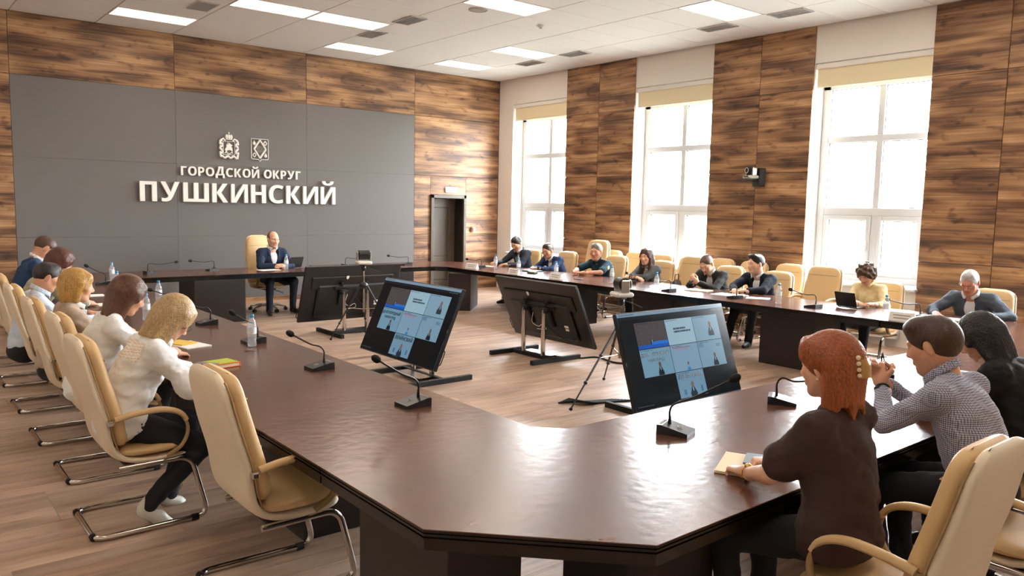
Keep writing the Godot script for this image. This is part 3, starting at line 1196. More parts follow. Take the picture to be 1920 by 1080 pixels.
func seat_parts(t: Node3D, high := 0.0) -> void:
	var hh := high
	var g := Geo.new()
	pad(g, [[-0.325, 1.125 + hh], [-0.315, 1.03 + hh * 0.8], [-0.275, 0.85 + hh * 0.4], [-0.228, 0.68], [-0.212, 0.57], [-0.185, 0.485], [-0.115, 0.43], [0.0, 0.412], [0.15, 0.415], [0.26, 0.43]], [0.2, 0.235, 0.255, 0.262, 0.262, 0.258, 0.252, 0.25, 0.248, 0.24], [0.024, 0.027, 0.03, 0.03, 0.028, 0.026, 0.02, 0.018, 0.016, 0.016], 0.09, 4.0)
	put("outer_shell", g.mesh(), M.leather_shell, t)
	g = Geo.new()
	pad(g, [[-0.275, 1.118 + hh], [-0.255, 1.03 + hh * 0.8], [-0.217, 0.87 + hh * 0.4], [-0.17, 0.70], [-0.145, 0.58], [-0.13, 0.5]], [0.2, 0.232, 0.25, 0.256, 0.254, 0.244], [0.036, 0.044, 0.046, 0.048, 0.048, 0.036], 0.08, 3.4)
	var bp := put("backrest", g.mesh(), M.leather, t)
	g = Geo.new()
	pad(g, [[-0.15, 0.47], [-0.05, 0.465], [0.1, 0.468], [0.22, 0.475], [0.285, 0.455]], [0.235, 0.25, 0.252, 0.248, 0.235], [0.028, 0.036, 0.038, 0.036, 0.024], 0.05, 3.0)
	put("seat", g.mesh(), M.leather, t)
	# stitched seams: across the head pad and round the joint of pad and shell
	g = Geo.new()
	var y := 1.0 + hh * 0.72
	g.tube([Vector3(-0.228, y, -0.29), Vector3(-0.2, y, -0.206), Vector3(0, y, -0.199), Vector3(0.2, y, -0.206), Vector3(0.228, y, -0.29)], 0.0028, 5)
	put("seam", g.mesh(), M.seam, bp)
	for s in [-1, 1]:
		g = Geo.new()
		var line := []
		for q in [[-0.312, 1.09 + hh, 0.212], [-0.294, 1.03 + hh * 0.8, 0.232], [-0.254, 0.86 + hh * 0.4, 0.252], [-0.207, 0.69, 0.26], [-0.188, 0.58, 0.258], [-0.165, 0.5, 0.25]]:
			line.append(Vector3(s * q[2], q[1], q[0]))
		g.tube(smooth_path(line, 4), 0.0045, 6)
		put("piping", g.mesh(), M.seam, bp)
	for s in [-1, 1]:
		var x: float = 0.275 * s
		var arm := smooth_path([Vector3(x * 0.97, 0.66, -0.215), Vector3(x, 0.69, -0.08), Vector3(x, 0.695, 0.07), Vector3(x, 0.655, 0.17), Vector3(x, 0.57, 0.205), Vector3(x, 0.48, 0.17), Vector3(x * 0.95, 0.425, 0.09)], 6)
		g = Geo.new()
		g.tube(arm, 0.024, 12, false, 0.36)
		put("armrest", g.mesh(), M.seam, t)
		g = Geo.new()
		var up := []
		for k in range(2, 22):
			up.append(arm[k] + Vector3(0, 0.01, 0))
		g.tube(up, 0.0275, 12, false, 0.52)
		put("arm_pad", g.mesh(), M.leather, t)
		g = Geo.new()
		g.box(Vector3(x * 0.98, 0.662, -0.205), Vector3(0.05, 0.03, 0.035), 0.006)
		put("arm_clamp", g.mesh(), M.chrome, t)

func make_visitor_chair() -> Node3D:
	var t := Node3D.new()
	seat_parts(t)
	var g := Geo.new()
	var p := [Vector3(0.235, 0.385, -0.16), Vector3(0.235, 0.39, 0.23), Vector3(0.25, 0.0185, 0.32), Vector3(0.265, 0.0185, -0.3), Vector3(-0.265, 0.0185, -0.3), Vector3(-0.25, 0.0185, 0.32), Vector3(-0.235, 0.39, 0.23), Vector3(-0.235, 0.385, -0.16)]
	g.tube(round_path(p, 0.08), 0.0165, 12)
	put("cantilever_frame", g.mesh(), M.chrome, t)
	g = Geo.new()
	g.box(Vector3(0, 0.393, 0.05), Vector3(0.46, 0.012, 0.05))
	g.box(Vector3(0, 0.393, -0.1), Vector3(0.46, 0.012, 0.05))
	put("seat_bracket", g.mesh(), M.blackm, t)
	for s in [-1, 1]:
		for q in [[-0.3, 0.225], [0.22, 0.252]]:
			g = Geo.new()
			g.tube([Vector3(s * (q[1] - 0.02), 0.0195, q[0]), Vector3(s * (q[1] + 0.012), 0.0195, q[0])] if q[0] < 0 else [Vector3(s * q[1], 0.0195, q[0]), Vector3(s * q[1], 0.0195, q[0] + 0.04)], 0.0195, 10)
			put("floor_glide", g.mesh(), M.rubber, t)
	return t

func make_office_chair() -> Node3D:
	var t := Node3D.new()
	seat_parts(t, 0.17)
	var g := Geo.new()
	g.tube([Vector3(0, 0.07, 0), Vector3(0, 0.25, 0)], 0.028, 14)
	g.tube([Vector3(0, 0.24, 0), Vector3(0, 0.39, 0)], 0.016, 12)
	put("gas_lift", g.mesh(), M.chrome, t)
	g = Geo.new()
	g.box(Vector3(0, 0.385, 0), Vector3(0.2, 0.03, 0.24), 0.01)
	put("tilt_mechanism", g.mesh(), M.blackm, t)
	g = Geo.new()
	g.tube([Vector3(0.09, 0.37, 0), Vector3(0.2, 0.33, 0.06), Vector3(0.26, 0.3, 0.08)], 0.007, 6)
	put("tilt_lever", g.mesh(), M.blackm, t)
	for k in 5:
		var a := TAU * k / 5 + 0.3
		var d := Vector3(cos(a), 0, sin(a))
		g = Geo.new()
		g.tube([Vector3(0, 0.1, 0), d * 0.15 + Vector3(0, 0.105, 0), d * 0.31 + Vector3(0, 0.075, 0)], [0.03, 0.022, 0.016], 10)
		put("star_leg", g.mesh(), M.chrome, t)
		g = Geo.new()
		var side := Vector3(-d.z, 0, d.x)
		for s in [-1, 1]:
			g.tube([d * 0.31 + Vector3(0, 0.03, 0) + side * s * 0.006, d * 0.31 + Vector3(0, 0.03, 0) + side * s * 0.026], 0.03, 12)
		g.tube([d * 0.31 + Vector3(0, 0.03, 0), d * 0.31 + Vector3(0, 0.075, 0)], 0.008, 8)
		put("caster", g.mesh(), M.rubber, t)
	return t

func chair_at(src: Node3D, called: String, label: String, x: float, z: float, turn: float, group: String, sy := 1.0) -> void:
	var o := copy_of(src, called, label, Vector3(x, 0, z), turn)
	o.scale = Vector3(1, sy, 1)
	tag(o, label, "chair", group)

func build_chairs() -> void:
	var v := make_visitor_chair()
	var e := make_office_chair()
	var left := "cream chairs along the left table"
	var q := [[1.5, -3.67, "empty cream cantilever chair at the front left corner", 0.0], [1.175, -4.92, "cream cantilever chair of the person in the mesh shirt", 0.0], [1.24, -5.97, "cream cantilever chair of the person in the plain white top", 0.0], [1.23, -7.0, "cream cantilever chair of the person in the beige jacket", 0.0], [1.24, -8.13, "cream cantilever chair of the person in the light blue shirt", 0.0], [1.26, -9.32, "cream cantilever chair of the person in the pale green jacket", 0.0], [1.27, -10.45, "cream cantilever chair of the person in the blue suit", 0.0]]
	for c in q:
		chair_at(v, "visitor_chair", c[2], c[0], c[1], PI / 2 + c[3], left)
	var right := "cream chairs along the window side of the table"
	q = [[9.95, -11.85, "cream chair of the person with the tie", 0.92], [9.95, -10.85, "cream chair of the person in the open blue suit", 0.94], [9.98, -9.62, "cream chair of the person in uniform", 0.94], [9.97, -8.57, "cream chair of the person in the grey blazer", 0.92], [10.05, -7.98, "empty cream chair beside the person holding a phone", 1.02], [9.97, -7.22, "cream chair of the person holding a phone", 0.93], [9.97, -6.4, "cream chair of the person in the navy suit looking aside", 0.91], [10.05, -5.72, "empty cream chair between the navy suit and the tablet", 1.02], [9.97, -4.83, "cream chair of the person with the tablet", 0.9], [9.95, -3.55, "cream chair of the person in glasses", 0.92]]
	for c in q:
		chair_at(v, "visitor_chair", c[2], c[0], c[1], -PI / 2, right, c[3])
	var wall := "cream chairs in a row along the window wall"
	var k := 0
	for z in [-10.5, -9.88, -9.24, -8.6, -7.97, -7.35, -6.7]:
		chair_at(v, "visitor_chair", ["wall row cream chair farthest from the camera, behind the person in uniform", "wall row cream chair second from the far end", "wall row cream chair behind the person in the grey blazer", "wall row cream chair by the middle window sill", "wall row cream chair left behind the person holding a phone", "wall row cream chair right behind the person in the navy suit looking aside", "wall row cream chair nearest the camera, by the right window"][k], 10.78, z, -PI / 2, wall, 0.965)
		k += 1
	chair_at(v, "visitor_chair", "cream chair of the person in the brown top at lower right", 2.99, -1.29, PI, "cream chairs along the near table")
	chair_at(v, "visitor_chair", "cream chair of the person in the checked shirt", 3.95, -1.2, PI, "cream chairs along the near table")
	chair_at(v, "visitor_chair", "cream chair of the person in the black jacket", 4.75, -1.22, PI, "cream chairs along the near table")
	chair_at(e, "office_chair", "high backed cream office chair of the person at the far table", 5.27, -13.12, 0.12, "high backed office chairs")
	chair_at(e, "office_chair", "high backed cream office chair behind the person in uniform", 10.22, -10.28, -PI / 2 + 0.1, "high backed office chairs")
	v.free()
	e.free()

# ---------------------------------------------------------------- screens on stands
func screen_texture() -> ImageTexture:
	var w := 640
	var h := 366
	var im := Image.create(w, h, false, Image.FORMAT_RGB8)
	im.fill(Color("14181c"))
	im.fill_rect(Rect2i(0, 0, w, 13), Color("8fa9bd"))
	im.fill_rect(Rect2i(0, 13, w, 12), Color("20272e"))
	var r := RandomNumberGenerator.new()
	r.seed = 5
	var us := [0.125, 0.40, 0.665, 0.92]
	var vs := [0.108, 0.394, 0.69, 0.97]
	var cols := {Vector2i(0, 0): Color("564f52"), Vector2i(1, 0): Color("a9cbdd"), Vector2i(2, 0): Color("8fb4c9"), Vector2i(0, 1): Color("7fa9c2"), Vector2i(1, 1): Color("8aaec8"), Vector2i(2, 1): Color("86adc4"), Vector2i(1, 2): Color("7ba3bd")}
	for key: Vector2i in cols:
		var x0 := int(us[key.x] * w) + 1
		var x1 := int(us[key.x + 1] * w) - 1
		var y0 := int(vs[key.y] * h) + 1
		var y1 := int(vs[key.y + 1] * h) - 1
		im.fill_rect(Rect2i(x0, y0, x1 - x0, y1 - y0), cols[key])
		for k in 500:
			var px := r.randi_range(x0, x1 - 9)
			var py := r.randi_range(y0, y1 - 2)
			im.fill_rect(Rect2i(px, py, r.randi_range(3, 9), 2), cols[key].lightened(r.randf() * 0.08))
		# title strip of the call window
		for k in 12:
			im.fill_rect(Rect2i(x0 + 6 + k * 6, y0 + 4, r.randi_range(2, 5), 3), cols[key].darkened(0.4))
	var dark := Color("1c2630")
	var figure := func(x: int, y: int, s: float, body: Color, head: Color) -> void:
		for yy in range(0, int(34 * s)):
			var hw := int((4 + yy * 0.42) * s) if yy < 24 * s else int(15 * s)
			im.fill_rect(Rect2i(x - hw, y + yy, hw * 2, 1), body)
		for yy in range(-int(9 * s), int(9 * s)):
			var hw := int(sqrt(maxf(0.0, 81.0 * s * s - yy * yy)) * 0.8)
			im.fill_rect(Rect2i(x - hw, y - int(6 * s) + yy, hw * 2, 1), head)
		im.fill_rect(Rect2i(x - int(2 * s), y + int(4 * s), int(4 * s), int(12 * s)), Color("b9cad6"))
	figure.call(165, 106, 1.0, Color("23252b"), Color("6a5048"))
	im.fill_rect(Rect2i(82, 128, 172, 14), Color("1c62c9"))
	im.fill_rect(Rect2i(160, 118, 94, 12), Color("2f7de0"))
	figure.call(530, 84, 1.25, Color("3b4450"), Color("8a756b"))
	figure.call(180, 213, 1.1, dark, Color("6d5a55"))
	figure.call(345, 225, 0.75, Color("3f8fcb"), Color("7a6058"))
	figure.call(520, 212, 1.1, dark, Color("7d655c"))
	figure.call(342, 312, 1.3, Color("2d3b48"), Color("8a7168"))
	im.fill_rect(Rect2i(285, 322, 14, 20), Color("4d7fa3"))
	im.fill_rect(Rect2i(390, 316, 12, 24), Color("4d7fa3"))
	im.fill_rect(Rect2i(430, 152, 30, 16), Color("6f93ab"))
	im.fill_rect(Rect2i(540, 160, 30, 14), Color("6f93ab"))
	for k in 22:
		im.fill_rect(Rect2i(272 + k * 5, 154, 3, 5), Color("b0566a") if k < 20 else Color("6b7f90"))
		im.fill_rect(Rect2i(280 + k * 4, 163, 3, 3), Color("b88a98"))
	for k in 2:
		var x := 300
		while x < (370 if k == 0 else 400):
			var ww := r.randi_range(3, 6)
			im.fill_rect(Rect2i(x, 76 + k * 12, ww, 7), Color("22303c"))
			x += ww + r.randi_range(1, 2)
	for k in 10:
		im.fill_rect(Rect2i(14 + k * 9, 352, 5, 4), Color("54616c"))
		if k < 4:
			im.fill_rect(Rect2i(300 + k * 11, 356, 6, 4), Color("54616c"))
	for k in 5:
		im.fill_rect(Rect2i(560 + k * 13, 18, 5, 4), Color("7f8f9b"))
	for k in 14:
		im.fill_rect(Rect2i(10 + k * 6, 4, r.randi_range(3, 5), 4), Color("4a5c6a"))
	return ImageTexture.create_from_image(im)

func build_screens() -> void:
	var tex := screen_texture()
	var sm := mat(Color("08090a"), 0.14)
	sm.metallic_specular = 0.25
	sm.emission_enabled = true
	sm.emission = Color.BLACK
	sm.emission_texture = tex
	sm.emission_operator = BaseMaterial3D.EMISSION_OP_ADD
	sm.emission_energy_multiplier = 0.6
	M.screen = sm
	var cap := mat(Color("1d2a36"), 0.3)
	var specs := [
		[Vector3(5.785, 0.56, -4.565), 0.0, 19.0, "large tilted screen facing the near table, showing a video call", -4.88],
		[Vector3(4.456, 0.643, -7.21), -PI / 2, 23.3, "large tilted screen facing the left table, showing a video call", 0.0],
		[Vector3(6.61, 0.585, -7.41), PI / 2, 25.5, "large screen facing the windows, seen from behind with two chrome poles", 0.0],
		[Vector3(5.44, 0.59, -10.43), PI, 20.5, "large screen facing the far table, seen from behind its tripod", 0.0]]
	for s in specs:
		var c: Vector3 = s[0]
		var yaw: float = s[1]
		var tilt := deg_to_rad(s[2])
		var t := thing("display_screen", s[3], "screen", Vector3(c.x, 0, c.z), yaw, "tilted screens on stands inside the table ring")
		var w := 1.535
		var h := 0.877
		var hold := Node3D.new()
		var bx := Transform3D(Basis(Vector3.RIGHT, -tilt), Vector3(0, c.y, 0))
		hold.free()
		var g := Geo.new()
		g.box(Vector3(0, 0, -0.022), Vector3(w, h, 0.04), 0.006)
		var o := put("screen_body", g.mesh(), M.plastic, t)
		o.transform = bx
		g = Geo.new()
		var hw := w / 2 - 0.011
		var hh := h / 2 - 0.011
		g.quad(Vector3(-hw, -hh, 0.0), Vector3(hw, -hh, 0.0), Vector3(hw, hh, 0.0), Vector3(-hw, hh, 0.0), Vector2(0, 1), Vector2(1, 1), Vector2(1, 0), Vector2(0, 0))
		g.box(Vector3(0, 0, -0.004), Vector3(hw * 2, hh * 2, 0.006))
		o = put("screen_picture", g.mesh(), M.screen, t)
		o.transform = bx * Transform3D(Basis.IDENTITY, Vector3(0, 0, 0.0015))
		for q in [["ДОЛГОПРУДНЫЙ", 0.26, 0.455, 0.032], ["НАУКОГРАД", 0.26, 0.515, 0.028], ["ЛЕНИНСКИЙ", 0.53, 0.735, 0.04]]:
			var l := put("caption", text_mesh(q[0], q[3], 0.001), cap, o)
			l.position = Vector3((q[1] - 0.5) * w, (0.5 - q[2]) * h, 0.001)
		# back: rounded housing, mount plate, ports
		g = Geo.new()
		g.box(Vector3(0, -0.1, -0.062), Vector3(1.1, 0.5, 0.045), 0.02)
		g.box(Vector3(0, 0.18, -0.052), Vector3(1.3, 0.2, 0.025), 0.012)
		o = put("back_housing", g.mesh(), M.black, t)
		o.transform = bx
		g = Geo.new()
		g.box(Vector3(0, 0.12, -0.1), Vector3(0.62, 0.05, 0.03), 0.005)
		for k in [-1, 1]:
			g.box(Vector3(0.2 * k, 0.02, -0.1), Vector3(0.04, 0.36, 0.03), 0.005)
			g.tube([Vector3(0.2 * k, 0.14, -0.11), Vector3(0.2 * k, 0.2, -0.12), Vector3(0.2 * k + 0.02, 0.2, -0.1)], 0.007, 6)
		o = put("wall_mount", g.mesh(), M.blackm, t)
		o.transform = bx
		g = Geo.new()
		g.prism(PackedVector2Array([Vector2(-0.02, 0.24), Vector2(0.02, 0.24), Vector2(0.02, 0.2), Vector2(0.0, 0.18), Vector2(-0.02, 0.2)]), -0.088, -0.0863)
		o = put("badge", g.mesh(), M.letter, t)
		o.transform = bx * Transform3D(Basis.IDENTITY, Vector3(0.12, 0.06, 0.0))
		g = Geo.new()
		for k in 2:
			g.box(Vector3(-0.42, -0.14 - k * 0.045, -0.0855), Vector3(0.07 - k * 0.01, 0.032, 0.002))
		o = put("type_label", g.mesh(), M.letter, t)
		o.transform = bx
		g = Geo.new()
		g.tube(round_path([Vector3(-0.02, -0.02, -0.12), Vector3(-0.2, -0.2, -0.15), Vector3(-0.4, -0.34, -0.12), Vector3(-0.56, -0.3, -0.1), Vector3(-0.58, -0.22, -0.085)], 0.12), 0.005, 6)
		o = put("power_cable", g.mesh(), M.rubber, t)
		o.transform = bx
		g = Geo.new()
		g.tube(smooth_path([Vector3(0.1, 0.02, -0.12), Vector3(0.13, -0.1, -0.16), Vector3(0.05, -0.16, -0.15), Vector3(-0.03, -0.13, -0.14), Vector3(-0.06, -0.2, -0.13), Vector3(0.12, -0.22, -0.13)]), 0.004, 6)
		o = put("signal_cable", g.mesh(), M.letter, t)
		o.transform = bx
		g = Geo.new()
		g.tube(round_path([Vector3(w / 2 - 0.02, -0.2, -0.02), Vector3(w / 2 + 0.03, -0.22, -0.03), Vector3(w / 2 + 0.03, -0.36, -0.03), Vector3(w / 2 - 0.02, -0.38, -0.02)], 0.02), 0.006, 6)
		o = put("side_handle", g.mesh(), M.blackm, t)
		o.transform = bx
		# stand: H-shaped base, two chrome poles
		var pz := -0.19
		g = Geo.new()
		for k in [-1, 1]:
			g.box(Vector3(0.4 * k, 0.028, -0.16), Vector3(0.05, 0.056, 0.8), 0.004)
		g.box(Vector3(0, 0.03, pz), Vector3(0.76, 0.05, 0.05), 0.004)
		put("stand_base", g.mesh(), M.blackm, t)
		g = Geo.new()
		g.box(Vector3(0, 0.045, pz + 0.1), Vector3(0.5, 0.006, 0.2))
		put("base_plate", g.mesh(), M.steel, t)
		for k in [-1, 1]:
			g = Geo.new()
			g.tube([Vector3(0.19 * k, 0.05, pz), Vector3(0.19 * k, 0.36, pz)], 0.029, 16)
			g.tube([Vector3(0.19 * k, 0.355, pz), Vector3(0.19 * k, 0.62, pz)], 0.025, 16)
			put("pole", g.mesh(), M.chrome, t)
			g = Geo.new()
			g.box(Vector3(0.19 * k, 0.61, pz + 0.03), Vector3(0.08, 0.07, 0.1), 0.01)
			g.tube([Vector3(0.19 * k - 0.06, 0.62, pz), Vector3(0.19 * k + 0.06, 0.62, pz)], 0.012, 8)
			put("pole_clamp", g.mesh(), M.blackm, t)
	# cables on the floor
	var g := Geo.new()
	g.tube(smooth_path([Vector3(6.55, 0.012, -7.4), Vector3(6.8, 0.012, -7.0), Vector3(7.05, 0.012, -6.9), Vector3(7.0, 0.012, -6.5), Vector3(7.3, 0.012, -6.2), Vector3(6.9, 0.012, -5.6)]), 0.011, 6)
	tag(put("floor_cable", g.mesh(), M.rubber), "thick black cable running over the floor from the stand with two poles", "cable")
	var cb := thing("cable_bundle", "bundle of black cables on the floor by the tripod foot", "cables", Vector3(5.12, 0.0, -5.36))
	for k in 7:
		g = Geo.new()
		var o := k * 0.022
		g.tube(smooth_path([Vector3(-0.05 + o, 0.012 + 0.004 * k, -0.1), Vector3(0.12, 0.012 + 0.005 * k, -0.03 + o), Vector3(0.3, 0.012, 0.04 + o * 0.6), Vector3(0.5 + o, 0.01, 0.1 + o)]), 0.009, 6)
		put("cable", g.mesh(), M.rubber, cb)
	tripod("black camera tripod in front of the screen seen from behind", "white conference camera on the tripod before the far table", Vector3(5.3, 0, -9.75), 1.04, [Vector3(4.85, 0, -9.85), Vector3(5.6, 0, -9.35), Vector3(5.55, 0, -10.15)], 2.9)
	tripod("black camera tripod behind the near screen", "silver conference camera on the tripod between the screens", Vector3(5.92, 0, -5.47), 0.99, [Vector3(5.0, 0, -5.21), Vector3(6.3, 0, -5.0), Vector3(6.2, 0, -5.95)], 1.2)

func tripod(label: String, clabel: String, at: Vector3, top: float, feet: Array, turn: float) -> void:
	var t := thing("tripod", label, "tripod", at)
	var apex := Vector3(0, top * 0.72, 0)
	for f: Vector3 in feet:
		var d := f - at
		var g := Geo.new()
		var a := apex + Vector3(d.x, 0, d.z).normalized() * 0.05
		var e := d + Vector3(0, 0.02, 0)
		g.tube([a, a.lerp(e, 0.4)], 0.014, 8)
		g.tube([a.lerp(e, 0.38), a.lerp(e, 0.72)], 0.011, 8)
		g.tube([a.lerp(e, 0.7), e], 0.008, 8)
		for q in [0.39, 0.71]:
			g.ball(a.lerp(e, q), Vector3(0.02, 0.02, 0.02), 8)
		put("leg", g.mesh(), M.plastic, t)
		g = Geo.new()
		g.ball(e - Vector3(0, 0.004, 0), Vector3(0.018, 0.016, 0.018), 8)
		put("rubber_foot", g.mesh(), M.rubber, t)
		g = Geo.new()
		g.tube([a.lerp(e, 0.42), Vector3(0, top * 0.4, 0)], 0.006, 6)
		put("brace", g.mesh(), M.steel, t)
	var g := Geo.new()
	g.tube([Vector3(0, top * 0.36, 0), Vector3(0, top - 0.06, 0)], 0.014, 10)
	put("centre_column", g.mesh(), M.steel, t)
	g = Geo.new()
	g.ball(apex, Vector3(0.06, 0.05, 0.06), 10)
	put("spider", g.mesh(), M.plastic, t)
	g = Geo.new()
	g.ball(Vector3(0, top - 0.05, 0), Vector3(0.035, 0.045, 0.035), 10)
	g.box(Vector3(0, top - 0.01, 0), Vector3(0.09, 0.02, 0.07), 0.004)
	g.tube([Vector3(0.03, top - 0.03, 0), Vector3(0.2, top - 0.11, 0.1)], 0.008, 6)
	put("pan_head", g.mesh(), M.plastic, t)
	ptz("conference_camera", clabel, at + Vector3(0, top, 0), turn, 1.35)

func ptz(called: String, label: String, at: Vector3, turn: float, s: float) -> Node3D:
	var c := thing(called, label, "camera", at, turn)
	c.scale = Vector3.ONE * s
	var g := Geo.new()
	g.box(Vector3(0, 0.022, 0), Vector3(0.15, 0.036, 0.14), 0.012)
	put("base", g.mesh(), M.wcam, c)
	g = Geo.new()
	g.box(Vector3(0, 0.028, 0.071), Vector3(0.09, 0.014, 0.004))
	put("front_window", g.mesh(), M.black, c)
	for k in [-1, 1]:
		g = Geo.new()
		g.box(Vector3(0.063 * k, 0.085, 0), Vector3(0.018, 0.1, 0.07), 0.008)
		put("yoke_arm", g.mesh(), M.steel, c)
	g = Geo.new()
	g.tube([Vector3(-0.052, 0.1, 0), Vector3(0.052, 0.1, 0)], 0.05, 18)
	put("camera_head", g.mesh(), M.plastic, c)
	g = Geo.new()
	g.tube([Vector3(0, 0.1, 0.03), Vector3(0, 0.1, 0.066)], 0.03, 18)
	var l := put("lens", g.mesh(), M.black, c)
	g = Geo.new()
	var ring := []
	for k in 20:
		ring.append(Vector3(cos(TAU * k / 20) * 0.031, 0.1 + sin(TAU * k / 20) * 0.031, 0.066))
	g.tube(ring, 0.004, 6, true)
	put("lens_ring", g.mesh(), M.wcam, l)
	return c

# ---------------------------------------------------------------- things on the table
func make_mic(dir: Vector3, reach: float, rise: float) -> Node3D:
	# base stands square to the user; dir points from the base to the user
	var t := Node3D.new()
	var g := Geo.new()
	g.xf = Transform3D(Basis(Vector3.UP, atan2(dir.x, dir.z)), Vector3.ZERO)
	var prof := PackedVector2Array([Vector2(-0.082, 0.0), Vector2(0.082, 0.0), Vector2(0.082, 0.02), Vector2(-0.056, 0.048), Vector2(-0.082, 0.048)])
	var gg := g.xf
	g.xf = gg * Transform3D(Basis(Vector3(0, 0, 1), Vector3(0, 1, 0), Vector3(-1, 0, 0)), Vector3.ZERO)
	g.prism(prof, -0.068, 0.068)
	put("base", g.mesh(), M.plastic, t)
	g = Geo.new()
	g.xf = gg
	var ring := []
	for k in 16:
		ring.append(Vector3(cos(TAU * k / 16) * 0.013, 0.0345 - sin(TAU * k / 16) * 0.013 * 0.22, 0.022 + sin(TAU * k / 16) * 0.013))
	g.tube(ring, 0.0016, 5, true)
	put("talk_button", g.mesh(), M.wcam, t)
	g = Geo.new()
	g.xf = gg
	for k in 6:
		g.box(Vector3(-0.04 + k * 0.016, 0.0485, -0.07), Vector3(0.008, 0.002, 0.016))
	put("speaker_slots", g.mesh(), M.ventd, t).set_meta("kind", "stuff")
	var foot := -dir * 0.035 + Vector3(0, 0.04, 0)
	var tip := foot + dir * reach + Vector3(0, rise, 0)
	var p := smooth_path([foot, foot + Vector3(0, 0.075, 0), foot + Vector3(0, 0.115, 0) + dir * 0.03, foot.lerp(tip, 0.45) + Vector3(0, 0.045, 0), tip], 6)
	g = Geo.new()
	g.tube(p, 0.0058, 8)
	g.tube([foot, foot + Vector3(0, 0.05, 0)], [0.01, 0.006], 8)
	put("gooseneck", g.mesh(), M.black, t)
	g = Geo.new()
	var d: Vector3 = (p[-1] - p[-3]).normalized()
	g.tube([tip, tip + d * 0.012, tip + d * 0.03, tip + d * 0.048, tip + d * 0.058], [0.009, 0.019, 0.022, 0.018, 0.008], 12)
	put("foam_head", g.mesh(), M.foam, t)
	return t

func make_bottle() -> Node3D:
	var t := Node3D.new()
	var g := Geo.new()
	g.lathe(Vector3.ZERO, [Vector2(0.001, 0.004), Vector2(0.022, 0.002), Vector2(0.03, 0.006), Vector2(0.032, 0.02), Vector2(0.029, 0.045), Vector2(0.032, 0.07), Vector2(0.032, 0.15), Vector2(0.028, 0.175), Vector2(0.016, 0.2), Vector2(0.0125, 0.21), Vector2(0.0125, 0.222)], 20)
	put("bottle_body", g.mesh(), M.pet, t)
	g = Geo.new()
	g.lathe(Vector3.ZERO, [Vector2(0.0326, 0.095), Vector2(0.0328, 0.1), Vector2(0.0328, 0.14), Vector2(0.0326, 0.145)], 20)
	put("paper_label", g.mesh(), M.label, t)
	g = Geo.new()
	g.lathe(Vector3.ZERO, [Vector2(0.0145, 0.212), Vector2(0.015, 0.216), Vector2(0.015, 0.232), Vector2(0.013, 0.235), Vector2(0.001, 0.235)], 16)
	put("cap", g.mesh(), M.cap, t)
	return t

func sheet(called: String, label: String, category: String, x: float, z: float, w: float, d: float, h: float, turn: float, m: Material, y := TT) -> Node3D:
	var g := Geo.new()
	g.box(Vector3(0, h / 2, 0), Vector3(w, h, d), minf(0.002, h * 0.4))
	var o := put(called, g.mesh(), m)
	o.position = Vector3(x, y + 0.0003, z)
	o.rotation.y = turn
	tag(o, label, category)
	return o

func name_plate(label: String, x: float, z: float, turn: float) -> void:
	var t := thing("name_plate", label, "name plate", Vector3(x, TT + 0.0005, z), turn, "folded name plates on the right table")
	var g := Geo.new()
	g.xf = Transform3D(Basis(Vector3(0, 0, 1), Vector3(0, 1, 0), Vector3(-1, 0, 0)), Vector3.ZERO)
	g.prism(PackedVector2Array([Vector2(-0.04, 0), Vector2(0.04, 0), Vector2(0.003, 0.095), Vector2(-0.003, 0.095)]), -0.13, 0.13)
	put("card", g.mesh(), M.paper, t)
	g = Geo.new()
	var r := RandomNumberGenerator.new()
	r.seed = int(absf(z) * 100)
	for k in 2:
		var xx := -0.09 + k * 0.01
		while xx < (0.085 if k == 0 else 0.07):
			var w := r.randf_range(0.006, 0.012)
			var yy := 0.063 - k * 0.03
			var zz := 0.04 - yy * 0.389
			g.quad(Vector3(xx, yy - 0.007, zz + 0.0042), Vector3(xx + w, yy - 0.007, zz + 0.0042), Vector3(xx + w, yy + 0.005, zz - 0.0008), Vector3(xx, yy + 0.005, zz - 0.0008))
			xx += w + 0.004
	put("print", g.mesh(), mat(Color("7a6e66"), 0.8), t).set_meta("kind", "stuff")

